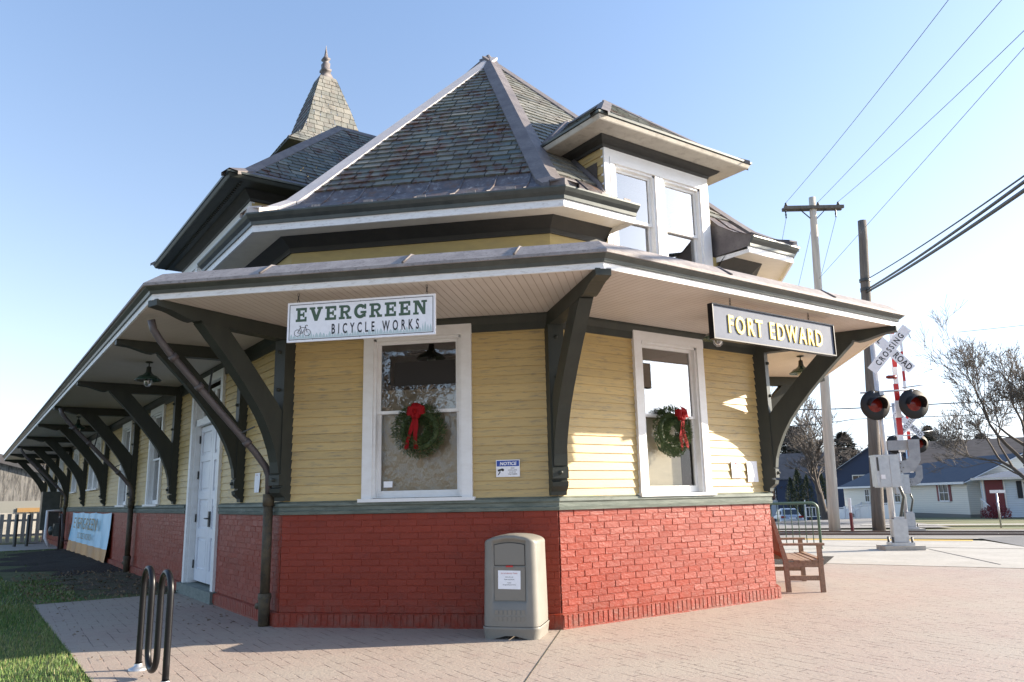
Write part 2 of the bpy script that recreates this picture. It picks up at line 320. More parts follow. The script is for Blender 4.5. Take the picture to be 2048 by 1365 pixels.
def dup(o, parent=None, loc=None, rz=None, sc=None, label=None):
    c = o.copy(); COL.objects.link(c)
    if parent: c.parent = parent
    if loc: c.location = loc
    if rz is not None: c.rotation_euler = (0, 0, rz)
    if sc: c.scale = (sc, sc, sc) if isinstance(sc, (int, float)) else sc
    if label: c['label'] = label
    for ch in list(o.children): dup(ch, c)
    return c
class Fr:
    """frame: origin, a-axis, b-axis, c-axis"""
    def __init__(s, o, a, b, c): s.o = Vector(o); s.a = Vector(a); s.b = Vector(b); s.c = Vector(c)
    def __call__(s, a, b, c=0): return s.o+s.a*a+s.b*b+s.c*c
def text(body, F, h, mat, parent, name='lettering', ext=.002, xs=1., off=0., sp=1., align='CENTER'):
    cu = bpy.data.curves.new(name, 'FONT'); cu.body = body; cu.size = 1.; cu.extrude = 0; cu.offset = off; cu.align_x = align; cu.space_character = sp; cu.resolution_u = 3
    to = bpy.data.objects.new(name, cu); COL.objects.link(to); bpy.context.view_layer.update()
    me = bpy.data.meshes.new_from_object(to.evaluated_get(bpy.context.evaluated_depsgraph_get()))
    COL.objects.unlink(to); bpy.data.objects.remove(to)
    k = h/.73
    vs = [F(v.co.x*k*xs, v.co.y*k, ext) for v in me.vertices]
    fs = [tuple(p.vertices) for p in me.polygons]; bpy.data.meshes.remove(me)
    n = len(vs); mb = MB(); mb.v = [tuple(v) for v in vs]; mb.f = fs[:]
    if ext > .004:   # raised letters get sides
        back = [tuple(v-F.c*ext) for v in vs]; mb.v += back; cnt = {}
        for f in fs:
            for i in range(len(f)):
                e = (f[i], f[(i+1) % len(f)]); cnt[e] = 1
        for (a, b) in list(cnt):
            if (b, a) not in cnt: mb.f.append((a, a+n, b+n, b))
    return mb.build(name, mat, parent)
# ---------------------------------------------------------------- station plan
S = sqrt(.5); L1, L2 = 3.06, 3.44; S1 = S*L1
Z = Vector((0, 0, 1)); XE = -32.0
WALL = {0: ((-S1, -S1), (1, 0), (0, -1)), 1: ((0, 0), (S, S), (S, -S)), 2: ((0, 0), (0, 1), (1, 0)), 3: ((0, L2), (-S, S), (S, S)), 4: ((-S1, L2+S1), (-1, 0), (0, 1))}
def W(k):
    """frame of wall k: (along, height, out)"""
    o, u, n = WALL[k]; return Fr((*o, 0), (*u, 0), (0, 0, 1), (*n, 0))
T8 = math.tan(pi/8)
def corners(D, xe=XE):
    return [Vector((xe, -S1-D, 0)), Vector((-S1+D*T8, -S1-D, 0)), Vector((D, -D*T8, 0)), Vector((D, L2+D*T8, 0)), Vector((-S1+D*T8, L2+S1+D, 0)), Vector((xe, L2+S1+D, 0))]
def run(mb, prof, xe=XE, segs=range(5), smooth=False, uv=False):
    """sweep an (out, z) profile round the mitred wall line"""
    for i in range(len(prof)-1):
        (d0, z0), (d1, z1) = prof[i], prof[i+1]; A, B = corners(d0, xe), corners(d1, xe)
        for s in segs:
            p = [A[s]+Z*z0, A[s+1]+Z*z0, B[s+1]+Z*z1, B[s]+Z*z1]
            q = None
            if uv:
                F = W(s); q = [((x-F.o).dot(F.a), (x-F.o).dot(F.c)) for x in p]
            mb.face(p, uv=q)
    return mb
station = thing('station_building', 'yellow clapboard railway station with red brick base, green brackets, wide canopy and steep slate roof', 'station')
ST = station
CAN, SOF = 1.60, 3.27
# openings on walls (u0,u1,z0,z1)
WIN1 = (-2.135, -.90, 1.30, 3.20); WIN2 = (1.16, 2.34, 1.30, 3.20)
DOOR = (-4.35, -2.60, .15, 3.20)
F0W = [(-7.75, -6.55, 1.30, 3.12), (-11.0, -9.85, 1.30, 3.12), (-16.3, -14.3, 1.75, 3.12), (-20.3, -19.0, 1.75, 3.12), (-24.7, -23.4, 1.75, 3.12), (-28.5, -27.2, 1.75, 3.12)]
OPEN = {0: [DOOR]+F0W, 1: [WIN1], 2: [WIN2], 3: [], 4: []}
SPAN = {0: (XE+S1, 0), 1: (-L1, 0), 2: (0, L2), 3: (0, L1), 4: (0, 28)}
def intervals(k, za, zb, ins=.0):
    a, b = SPAN[k]; out = [(a, b)]
    for (u0, u1, z0, z1) in OPEN[k]:
        if za < z1-.02 and zb > z0+.03:
            new = []
            for (p, q) in out:
                if u1 <= p or u0 >= q: new.append((p, q)); continue
                if u0 > p: new.append((p, u0+ins))
                if u1 < q: new.append((u1-ins, q))
            out = new
    return out
def rnd(a, b): return random.uniform(a, b)
# clapboard siding
for k in range(5):
    F = W(k); mb = MB(); z = 1.30; h = .0935
    while z < 3.27:
        z1 = min(z+h, 3.27)
        for (p, q) in intervals(k, z, z1, .03):
            n = max(1, int((q-p)/3.2)); us = [p+(q-p)*i/n for i in range(n+1)]
            for i in range(n):
                j = rnd(-.001, .0015); lo = .016+j; a, b = us[i], us[i+1]-(.002 if i < n-1 else 0)
                v_ = rnd(0, 1); mb.face([F(a, z, lo), F(b, z, lo), F(b, z1+.004, .002), F(a, z1+.004, .002)], att=v_)
                mb.face([F(a, z, -.004), F(b, z, -.004), F(b, z, lo), F(a, z, lo)], att=v_)
        z += h
    mb.build('siding', M['siding'], ST)
# upper wall band and cornice
mb = MB()
for pr in ([(-.01, 3.2), (-.01, 4.02)], [(.012, 4.03), (.012, 4.35)], [(-.01, 4.03), (.012, 4.03)]):
    run(mb, pr, segs=(0, 1, 3, 4))
    (d0, z0), (d1, z1) = pr; A, B = corners(d0), corners(d1)
    for y0, y1 in ((None, .86), (2.68, None)):
        a_, b_ = (A[2] if y0 is None else Vector((d0, y0, 0))), (A[3] if y1 is None else Vector((d0, y1, 0)))
        c_, e_ = (B[3] if y1 is None else Vector((d1, y1, 0))), (B[2] if y0 is None else Vector((d1, y0, 0)))
        mb.face([a_+Z*z0, b_+Z*z0, c_+Z*z1, e_+Z*z1])
mb.build('upper_wall', M['upwall'], ST)
# brick base, every brick standing a little proud
def bricks(mb, F, u0, u1, z0, z1, bl, bh, joint=.008, off=0., jit=.003, prd=.006):
    rows = max(1, round((z1-z0)/bh)); bh = (z1-z0)/rows
    for r in range(rows):
        u = u0-(bl/2 if r % 2 else 0)-rnd(0, .02)
        while u < u1:
            l = bl*rnd(.92, 1.08); a, b = max(u, u0)+joint/2, min(u+l, u1)-joint/2; u += l
            if b-a < .02: continue
            za, zb = z0+r*bh+joint/2+rnd(-.002, .002), z0+(r+1)*bh-joint/2+rnd(-.002, .002)
            t = off+prd+rnd(-jit, jit); c = .004; w1, w2 = rnd(-.0015, .0015), rnd(-.0015, .0015)
            o_ = [F(a, za, off-.004), F(b, za, off-.004), F(b, zb, off-.004), F(a, zb, off-.004)]
            i_ = [F(a+c, za+c, t+w1), F(b-c, za+c, t+w2), F(b-c, zb-c, t-w1), F(a+c, zb-c, t-w2)]
            v_ = rnd(0, 1); mb.face(i_, att=v_)
            for q in range(4): p = (q+1) % 4; mb.face([o_[q], o_[p], i_[p], i_[q]], att=v_)
for k in range(5):
    F = W(k); mb = MB()
    for (p, q) in intervals(k, .2, 1.2, -.02 if k == 0 else 0):
        mb.face([F(p, .0, .01), F(q, 0, .01), F(q, 1.2, .01), F(p, 1.2, .01)])
        if k < 4: bricks(mb, F, p, q, .145, 1.17, .208, .0683, joint=.004 if k == 2 else .0025, off=.013 if k == 2 else .0122, jit=.0022 if k == 2 else .0010, prd=.0026 if k == 2 else .0012)
    mb.build('brick_wall', M['brick'], ST)
# flared plinth (soldier course)
mb = MB(); PL = [(.005, .150), (.055, .142), (.060, .0), ]
A = {}
for i in range(len(PL)-1):
    (d0, z0), (d1, z1) = PL[i], PL[i+1]; C0, C1 = corners(d0), corners(d1)
    for s in range(5):
        if s == 0:
            for (xa, xb) in ((XE, -S1-4.50), (-S1-2.45, None)):
                p0 = Vector((xa, C0[0].y, 0)); p1 = Vector((xa, C1[0].y, 0))
                q0 = C0[1] if xb is None else Vector((xb, C0[0].y, 0)); q1 = C1[1] if xb is None else Vector((xb, C1[0].y, 0))
                mb.face([p1+Z*z1, q1+Z*z1, q0+Z*z0, p0+Z*z0])
        else: mb.face([C1[s]+Z*z1, C1[s+1]+Z*z1, C0[s+1]+Z*z0, C0[s]+Z*z0])
for k in range(4):
    F = W(k)
    for (p, q) in intervals(k, .2, 1.2, 0):
        if q < -12: continue
        if k == 0 and p < -14: p = -14
        bricks(mb, F, p-.02, q+.02, .012, .140, .068, .128, joint=.007, off=.0625 if k == 2 else .0612, jit=.0012, prd=.002)
mb.build('brick_plinth', M['brick'], ST)
# water table (moulded sill between brick and boards)
PR = [(.0, 1.165), (.045, 1.17), (.055, 1.205), (.04, 1.212), (.045, 1.245), (.062, 1.262), (.062, 1.29), (.0, 1.318)]
mb = MB()
for i in range(len(PR)-1):
    (d0, z0), (d1, z1) = PR[i], PR[i+1]; C0, C1 = corners(d0), corners(d1)
    for s in range(5):
        if s == 0:
            for (xa, xb) in ((XE, -S1-4.45), (-S1-2.48, None)):
                q0 = C0[1] if xb is None else Vector((xb, C0[0].y, 0)); q1 = C1[1] if xb is None else Vector((xb, C1[0].y, 0))
                mb.face([Vector((xa, C0[0].y, z0)), q0+Z*z0, q1+Z*z1, Vector((xa, C1[0].y, z1))])
        else: mb.face([C0[s]+Z*z0, C0[s+1]+Z*z0, C1[s+1]+Z*z1, C1[s]+Z*z1])
F = W(0)
for u in (-4.45, -2.48): mb.face([F(u, z, o_) for o_, z in PR])
mb.build('water_table', M['table'], ST)
# soffit, wall crown, canopy edge and roof
run(MB(), [(0, SOF), (CAN-.02, SOF)], uv=True).build('canopy_soffit', M['bead'], ST)
run(MB(), [(.001, 3.10), (.03, 3.10), (.035, 3.18), (.075, 3.24), (.08, 3.268)]).build('wall_crown', M['green'], ST)
run(MB(), [(CAN-.022, SOF+.02), (CAN-.022, 3.262), (CAN, 3.262), (CAN, 3.322)]).build('canopy_fascia', M['fascia'], ST)
run(MB(), [(CAN-.01, 3.318), (CAN+.02, 3.322), (CAN+.028, 3.35), (CAN+.065, 3.378), (CAN+.07, 3.392), (CAN+.06, 3.392)]).build('canopy_gutter', M['gut'], ST)
run(MB(), [(CAN+.055, 3.388), (CAN+.092, 3.386), (CAN+.09, 3.415), (CAN-.09, 3.548), (.9, 3.66), (0, 3.80), (-.012, 3.80)]).build('canopy_roof', M['leadlt'], ST)
for k, us in ((1, [-2.55, -1.15, -.12]), (2, [.95, 2.7])):
    F = W(k)
    for u in us: MB().tube([F(u, 3.425, CAN+.09), F(u+.02, 3.55, CAN-.09), F(u+.10, 3.665, .9)], .012, 5).build('canopy_roof_seam', M['lead'], ST)
# upper cornice: frieze, soffit, fascia, gutter — interrupted by the dormers
def run2(mb, prof):
    for i in range(len(prof)-1):
        (d0, z0), (d1, z1) = prof[i], prof[i+1]; C0, C1 = corners(d0), corners(d1)
        def q(a0, b0, a1, b1): mb.face([a0+Z*z0, b0+Z*z0, b1+Z*z1, a1+Z*z1])
        cut0 = -S1-1.95
        q(Vector((cut0, C0[1].y, 0)), C0[1], Vector((cut0, C1[1].y, 0)), C1[1])
        q(C0[1], C0[2], C1[1], C1[2])
        q(C0[2], Vector((d0, .80, 0)), C1[2], Vector((d1, .80, 0)))
        q(Vector((d0, 2.76, 0)), C0[3], Vector((d1, 2.76, 0)), C1[3])
        q(C0[3], C0[4], C1[3], C1[4]); q(C0[4], C0[5], C1[4], C1[5])
        q(Vector((XE, C0[0].y, 0)), Vector((-S1-5.7, C0[0].y, 0)), Vector((XE, C1[0].y, 0)), Vector((-S1-5.7, C1[0].y, 0)))
    for s_ in ((lambda o_, z: Vector((o_, .80, z))), (lambda o_, z: Vector((o_, 2.76, z))), (lambda o_, z: Vector((-S1-1.95, -S1-o_, z)))):
        mb.face([s_(*p) for p in prof])
    return mb
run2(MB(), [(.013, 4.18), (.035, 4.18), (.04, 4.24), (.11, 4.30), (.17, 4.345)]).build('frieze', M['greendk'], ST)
run2(MB(), [(.012, 4.352), (.53, 4.335)]).build('eave_soffit', M['cream'], ST)
run2(MB(), [(.52, 4.36), (.52, 4.282), (.545, 4.282), (.545, 4.362)]).build('eave_fascia', M['fascia'], ST)
run2(MB(), [(.53, 4.360), (.565, 4.362), (.57, 4.40), (.61, 4.43), (.635, 4.465), (.635, 4.482), (.60, 4.484)]).build('eave_gutter', M['gut'], ST)
capp = [(-.2, 4.352), (.012, 4.352), (.52, 4.337), (.52, 4.365), (.565, 4.365), (.57, 4.40), (.61, 4.43), (.635, 4.465), (.63, 4.484), (.60, 4.50), (.36, 4.60), (.12, 4.755), (-.10, 4.97), (-.2, 5.06)]
for f_ in ((lambda o_, z: Vector((o_, .795, z))), (lambda o_, z: Vector((o_, 2.765, z))), (lambda o_, z: Vector((-S1-1.945, -S1-o_, z)))):
    MB().face([f_(*q) for q in capp]).build('eave_end', M['lead'], ST); MB().face([f_(*q) for q in ((.0, 4.284), (.545, 4.282), (.545, 4.362), (.0, 4.362))]).build('fascia_return', M['fascia'], ST)
# ---------------------------------------------------------------- main roof
AP = Vector((-3.75, L2/2, 8.80))
SB, SZ = -.10, 4.97           # slates start here
RB = -26
def corner3(D, z): return [c+Z*z for c in corners(D)]
mb = MB()
prof = [(.62, 4.486), (.60, 4.50), (.36, 4.60), (.12, 4.755), (SB, SZ)]
for i in range(len(prof)-1):
    (d0, z0), (d1, z1) = prof[i], prof[i+1]; C0, C1 = corners(d0), corners(d1)
    for s in range(5):
        a0, b0, a1, b1 = C0[s], C0[s+1], C1[s], C1[s+1]
        if s == 0: a0 = Vector((-S1-2.0, a0.y, 0)); a1 = Vector((-S1-2.0, a1.y, 0))
        if s == 2:
            for (y0, y1) in ((None, .80), (2.74, None)):
                p0 = a0 if y0 is None else Vector((d0, y0, 0)); p1 = a1 if y0 is None else Vector((d1, y0, 0))
                r0 = b0 if y1 is None else Vector((d0, y1, 0)); r1 = b1 if y1 is None else Vector((d1, y1, 0))
                mb.face([p0+Z*z0, r0+Z*z0, r1+Z*z1, p1+Z*z1])
            continue
        mb.face([a0+Z*z0, b0+Z*z0, b1+Z*z1, a1+Z*z1])
# standing seams and snow tabs on the apron
for k, us in ((1, [-2.6, -2.2, -1.8, -1.4, -1.0, -.6, -.2]), (2, [.15, .5, 2.95])):
    F = W(k)
    for u in us:
        mb.tube([F(u, 4.508, .58), F(u, 4.606, .36), F(u, 4.761, .12), F(u, 4.975, SB)], .011, 5)
mb.build('roof_apron', M['apron'], ST)
for k, u in ((1, -2.5), (1, -1.9), (1, -1.3), (1, -.75), (1, -.32), (2, .3), (2, .62)):
    F = W(k); MB().box(F(u, 4.50, .618), (.10, .006, .028), (F.a, F.c, F.b)).build('snow_tab', M['leadlt'], ST)
def slates(mb, bl, br, tl, tr, ex=.135, wd=.20, thick=.012, seed=1):
    """cover the quad bl-br-tr-tl (bottom left .. top left) with courses of slates"""
    rg = random.Random(seed); bl, br, tl, tr = map(Vector, (bl, br, tl, tr))
    n = (br-bl).cross(tl-bl)
    if n.length < 1e-6: n = (br-bl).cross(tr-bl)
    n.normalize(); ud = (br-bl).normalized(); sd = n.cross(ud)
    H = (tl-bl).dot(sd); rows = max(1, int(H/ex))
    for r in range(rows):
        t0, t1 = r/rows, min(1, (r+1.12)/rows)
        a0, b0 = bl.lerp(tl, t0), br.lerp(tr, t0); a1, b1 = bl.lerp(tl, t1), br.lerp(tr, t1)
        ua0, ub0 = (a0-bl).dot(ud), (b0-bl).dot(ud); ua1, ub1 = (a1-bl).dot(ud), (b1-bl).dot(ud)
        s0, s1 = (a0-bl).dot(sd), (a1-bl).dot(sd)
        u = min(ua0, ua1)-rg.uniform(0, wd)
        while u < max(ub0, ub1):
            w_ = wd*rg.uniform(.75, 1.25); g = .011
            x0, x1 = u+g/2, u+w_-g/2; u += w_
            p0, p1 = max(x0, ua0), min(x1, ub0); q0, q1 = max(x0, ua1), min(x1, ub1)
            if p1-p0 < .01 and q1-q0 < .01: continue
            if p1 < p0: p0 = p1 = (p0+p1)/2
            if q1 < q0: q0 = q1 = (q0+q1)/2
            v = rg.random(); lf = thick*rg.uniform(.8, 1.5); dz = rg.uniform(-.006, .006); tw = rg.uniform(-.003, .003)
            P = lambda x, s, e: bl+ud*x+sd*s+n*e
            A_, B_, C_, D_ = P(p0, s0+dz, lf), P(p1, s0+dz+tw, lf), P(q1, s1, .002), P(q0, s1, .002)
            mb.face([A_, B_, C_, D_], att=v)
            mb.face([P(p0, s0+dz, 0), P(p1, s0+dz+tw, 0), B_, A_], att=-1)
C = corner3(SB, SZ)
mb = MB(); slates(mb, C[1], C[2], AP, AP, .158, .205, .019, seed=3); mb.build('slate_roof_front', M['slate'], ST)
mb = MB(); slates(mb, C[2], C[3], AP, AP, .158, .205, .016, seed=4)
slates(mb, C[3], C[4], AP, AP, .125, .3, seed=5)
mb.build('slate_roof_sunny_side', M['slatesun'], ST)
mb = MB(); RE = Vector((RB, L2/2, 8.80))
mb.face([Vector((RB, C[0].y, SZ)), C[1], AP, RE], att=.3); mb.face([C[4], Vector((RB, C[4].y, SZ)), RE, AP], att=.4)
mb.face([Vector((RB, C[0].y, SZ)), RE, Vector((RB, C[4].y, SZ))], att=.4)
for k in (1, 2, 3):   # under-roof sheets below the slates
    mb.face([C[k]-Z*.02, C[k+1]-Z*.02, AP-Z*.02], att=.2)
mb.build('slate_roof_rear', M['slate'], ST)
# hip caps
def hipcap(mb, pts, na, nb, w_=.12, lift=.025):
    """band folded over a hip: pts along the hip; na, nb horizontal unit vectors into each face, per point slope handled by faces"""
    for i in range(len(pts)-1):
        p, q = pts[i], pts[i+1]
        for nn in (na, nb):
            a0, a1 = p+Z*lift, q+Z*lift
            b0, b1 = p+nn[i]*w_+Z*lift*.75, q+nn[i]*w_+Z*lift*.75
            mb.face([a0, a1, b1, b0]); mb.face([b0, b1, b1-Z*.05, b0-Z*.05])
def facedir(p, q, eave_dir):
    """unit vector in the face containing p->q and the horizontal eave_dir, perpendicular to the hip"""
    h = (q-p).normalized(); v = eave_dir-h*eave_dir.dot(h); return v.normalized()
HIPM = []
for ci, nm in ((1, 'L'), (2, 'M'), (3, 'R')):
    mb = MB(); pts = [corners(dd)[ci]+Z*zz for dd, zz in prof[1:]]+[AP]
    na, nb = [], []
    Fa, Fb = W(ci-1), W(ci)
    for i in range(len(pts)-1):
        na.append(facedir(pts[i], pts[i+1], -Fa.a)); nb.append(facedir(pts[i], pts[i+1], Fb.a))
    hipcap(mb, pts, na, nb, .165, .058)
    # upturned end of the cap
    e = pts[0]; dd = (corners(.7)[ci]-corners(.6)[ci]).normalized()
    for sg, v in ((1, -Fa.a), (1, Fb.a)):
        mb.face([e+dd*.01+Z*.07, e+dd*.01+v*.16+Z*.06, e+dd*.01+v*.16-Z*.01, e+dd*.01-Z*.01])
        mb.face([e+dd*.01+Z*.07, e+dd*.01+v*.16+Z*.06, e-dd*.25+v*.12+Z*.13, e-dd*.25+Z*.135])
    mb.build('hip_cap', M['leadsun'] if nm == 'L' else M['lead'], ST)
mb = MB(); mb.tube([AP+Z*.03, RE+Z*.03], .07, 6); mb.lathe([(.10, -.10), (.075, .0), (.02, .09), (0, .10)], AP, n=8); mb.build('ridge_cap', M['lead'], ST)
# ---------------------------------------------------------------- windows
def window(parent, F, u0, u1, z0, z1, cas=.115, frame='white', rail=None, glass=('glass', 'glass'), blind=None, sill=True, inter=True, off=.02, name='window'):
    wf = MB(); ct = cas; cs = cas
    def bx(mb, a, b, c, e, o0, o1): mb.box(F((a+b)/2, (c+e)/2, (o0+o1)/2), (b-a, e-c, o1-o0), (F.a, F.b, F.c))
    # casing
    bx(wf, u0, u0+cs, z0, z1-ct, off-.02, off+.028); bx(wf, u1-cs, u1, z0, z1-ct, off-.02, off+.028)
    bx(wf, u0-.005, u1+.005, z1-ct, z1, off-.02, off+.032)
    bx(wf, u0+cs, u0+cs+.03, z0+.03, z1-ct, off-.09, off+.008); bx(wf, u1-cs-.03, u1-cs, z0+.03, z1-ct, off-.09, off+.008)
    bx(wf, u0+cs, u1-cs, z1-ct-.03, z1-ct, off-.09, off+.008)
    w_ = wf.build(name, M[frame], parent)
    if sill:
        s_ = MB(); bx(s_, u0-.03, u1+.03, z0-.012, z0+.025, off-.09, off+.065); s_.build('sill', M['white'], w_)
    a, b = u0+cs+.03, u1-cs-.03; c, e = z0+.03, z1-ct-.03; rl = rail or (c+e)/2
    sw = .042; sa = MB()
    # upper sash in front, lower sash behind
    for (p, q, o_, bot) in ((rl-.02, e, off-.035, .035), (c, rl+.015, off-.065, .075)):
        bx(sa, a, a+sw, p, q, o_-.03, o_); bx(sa, b-sw, b, p, q, o_-.03, o_)
        bx(sa, a+sw, b-sw, q-.035, q, o_-.03, o_); bx(sa, a+sw, b-sw, p, p+bot, o_-.03, o_)
    sa.build('sash', M[frame], w_)
    for gi, (p, q, o_) in enumerate(((rl+.015, e-.035, off-.05), (c+.075, rl-.02, off-.08))):
        MB().face([F(a+sw, p, o_), F(b-sw, p, o_), F(b-sw, q, o_), F(a+sw, q, o_)]).build('glass_pane', M[glass[gi]], w_)
    if blind:
        for (bu0, bu1, bz0, bz1, o_, mt, nm) in blind:
            bb = MB(); bx(bb, bu0, bu1, bz0, bz1, o_-.004, o_); bb.build(nm, M[mt], w_)
    if inter:
        ib = MB(); A_ = [F(a-.2, c-.2, off-.1), F(b+.2, c-.2, off-.1), F(b+.2, e+.05, off-.1), F(a-.2, e+.05, off-.1)]; dd = 1.2
        B_ = [p-F.c*dd for p in A_]; ib.face(B_)
        for i in range(4): j = (i+1) % 4; ib.face([A_[i], A_[j], B_[j], B_[i]])
        ib.build('interior', M['room'], w_)
    return w_
w1 = window(ST, W(1), *WIN1, rail=2.26, glass=('glass', 'film'), blind=[(-2.0, -1.03, 1.33, 2.52, -.14, 'tan', 'blind'), (-1.80, -1.10, 2.55, 2.82, -.026, 'dark', 'dark_panel')])
w2 = window(ST, W(2), *WIN2, rail=2.22, glass=('glassb', 'glassl'), blind=[(1.25, 2.02, 1.33, 2.2, -.14, 'creamboard', 'blind')])
F = W(1); MB().box(F(-1.865, 1.475, -.05), (.10, .065, .003), (F.a, F.b, F.c)).build('window_sticker', M['paper'], w1)
for i, (a, b, c, e) in enumerate(F0W):
    if b-a > 1.6:
        window(ST, W(0), a, (a+b)/2+.03, c, e, cas=.09); window(ST, W(0), (a+b)/2+.035, b, c, e, cas=.09)
    else: window(ST, W(0), a, b, c, e)
# ---------------------------------------------------------------- double door on the long side
F = W(0); u0, u1, z0, z1 = DOOR
def bx(mb, F, a, b, c, e, o0, o1): return mb.box(F((a+b)/2, (c+e)/2, (o0+o1)/2), (abs(b-a), abs(e-c), abs(o1-o0)), (F.a, F.b, F.c))
df = MB(); bx(df, F, u0-.02, u0+.10, z0, z1-.12, -.02, .05); bx(df, F, u1-.10, u1+.02, z0, z1-.12, -.02, .05); bx(df, F, u0-.03, u1+.03, z1-.12, z1, -.02, .055)
bx(df, F, u0+.10, u1-.10, 2.50, 2.60, -.12, .0)
bx(df, F, u0+.10, u0+.13, z0, z1-.12, -.14, .0); bx(df, F, u1-.13, u1-.10, z0, z1-.12, -.14, .0)
door = df.build('entrance_door', M['white'], ST)
um = (u0+u1)/2
for a, b in ((u0+.135, um-.004), (um+.004, u1-.135)):
    lf = MB(); wd = b-a; st = .11; O = -.085
    zs = [.185, .36, .82, .95, 1.38, 1.50, 1.95, 2.05, 2.40, 2.49]
    bx(lf, F, a, a+st, .185, 2.49, O-.04, O); bx(lf, F, b-st, b, .185, 2.49, O-.04, O); 
    for i in range(0, len(zs)-1, 2):
        bx(lf, F, a+st, b-st, zs[i], zs[i+1] if i+1 < len(zs) else 2.49, O-.04, O)
    for i in range(1, len(zs)-1, 2):
        p, q = zs[i], zs[i+1]; bx(lf, F, a+st, b-st, p, q, O-.035, O-.022)
        bx(lf, F, a+st+.045, b-st-.045, p+.045, q-.045, O-.022, O-.008)
    lf.build('door_leaf', M['door'], door)
    tl = MB(); bx(tl, F, a, a+.05, 2.60, 3.05, O-.04, O); bx(tl, F, b-.05, b, 2.60, 3.05, O-.04, O); bx(tl, F, a+.05, b-.05, 2.60, 2.66, O-.04, O); bx(tl, F, a+.05, b-.05, 3.0, 3.05, O-.04, O); tl.build('transom_sash', M['white'], door)
    MB().face([F(a+.05, 2.66, O-.02), F(b-.05, 2.66, O-.02), F(b-.05, 3.0, O-.02), F(a+.05, 3.0, O-.02)]).build('transom_glass', M['glass'], door)
ib = MB(); bx(ib, F, u0+.13, u1-.13, 2.55, 3.08, -.6, -.5); ib.build('transom_interior', M['room'], door)
hm = MB(); bx(hm, F, um+.02, um+.08, .98, 1.20, -.085, -.06); hm.tube([F(um-.05, 1.10, -.03), F(um+.12, 1.10, -.03)], .011, 8); bx(hm, F, um+.04, um+.06, 1.09, 1.11, -.06, -.03); hm.build('handle', M['iron'], door)
for z in (.42, 1.10, 1.75, 2.3):
    h_ = MB(); h_.tube([F(u0+.135, z-.06, -.07), F(u0+.135, z+.06, -.07)], .012, 6); h_.build('hinge', M['iron'], door)
mb = MB(); bx(mb, F, um+.17, um+.33, 1.28, 1.5, -.084, -.082); mb.build('door_notice', M['paper'], door)
st_ = MB(); bx(st_, F, u0-.10, u1+.12, .0, .15, -.3, .10); st_.build('door_step', M['step'], ST)
# ---------------------------------------------------------------- brackets
def bracket_local(corner):
    """profile in (out, z); returns list of parts as MB in local frame x=out, y=side, z"""
    Fb = Fr((0, 0, 0), (1, 0, 0), (0, 0, 1), (0, 1, 0)); parts = []
    wd = .085 if corner else .075
    post = MB(); post.prism([(-.10, 1.32), (.05, 1.32), (.055, 1.36), (.115, 1.41), (.125, 1.455), (.085, 1.47), (.085, 1.49), (.135, 1.49), (.135, 1.60), (.115, 1.61), (.115, 3.12), (-.10, 3.12)], Fb, -wd, wd); parts.append(('bracket_post', post))
    beam = MB(); ogee = [(0, 3.12), (1.02, 3.12), (1.10, 3.125), (1.13, 3.145), (1.18, 3.125)] + [(1.18+.33*i/6, 3.125+.07*(.5-.5*cos(pi*i/6))) for i in range(1, 7)]+[(1.59, 3.205), (1.59, SOF-.002), (0, SOF-.002)]
    beam.prism(ogee, Fb, -wd*.85, wd*.85); parts.append(('bracket_beam', beam))
    brace = MB(); outer = [(1.12, 3.125), (.81, 2.80), (.62, 2.58), (.47, 2.39), (.35, 2.22), (.26, 2.05), (.19, 1.88), (.15, 1.74), (.135, 1.62)]
    inner = [(.10, 1.61), (.10, 2.28), (.17, 2.38), (.51, 2.78), (.82, 3.125)]
    brace.prism(inner[::-1]+outer[::-1][0:0]+[] or (outer+inner), Fb, -wd*.8, wd*.8) if False else brace.prism(outer+inner, Fb, -wd*.8, wd*.8); parts.append(('bracket_brace', brace))
    bolt = MB(); bolt.lathe([(0, .03), (.018, .028), (.022, 0)], (.135, 0, 1.55), (1, 0, 0), 8); bolt.lathe([(0, .03), (.018, .028), (.022, 0)], (.115, 0, 2.55), (1, 0, 0), 8); bolt.lathe([(0, .03), (.018, .028), (.022, 0)], (.115, 0, 2.98), (1, 0, 0), 8); parts.append(('bracket_bolt', bolt))
    return parts
def make_bracket(loc, ang, corner):
    """bracket is a part of the station; its pieces are sub-parts"""
    prs = bracket_local(corner); root = prs[0][1].build('canopy_bracket', M['green'], ST)
    for nm, m_ in prs[1:]: m_.build(nm.replace('bracket_', ''), M['green'], root)
    root.location = (*loc, 0); root.rotation_euler = (0, 0, ang); return root
sc = 1/cos(pi/8)
for (x, y, a) in ((-S1, -S1, -67.5), (0, 0, -22.5), (0, L2, 22.5), (-S1, L2+S1, 67.5)):
    o = make_bracket((x, y), R(a), True); o.scale = (sc, 1, 1)
b0 = make_bracket((-S1-1.55, -S1), R(-90), False)
for u in (-5.35, -9.1, -13.05, -17.0, -21.2, -25.4, -29.6): dup(b0, ST, (-S1+u, -S1, 0), R(-90))
for u in (1.6, 5.4, 9.2): dup(b0, ST, (-S1-u, L2+S1, 0), R(90))
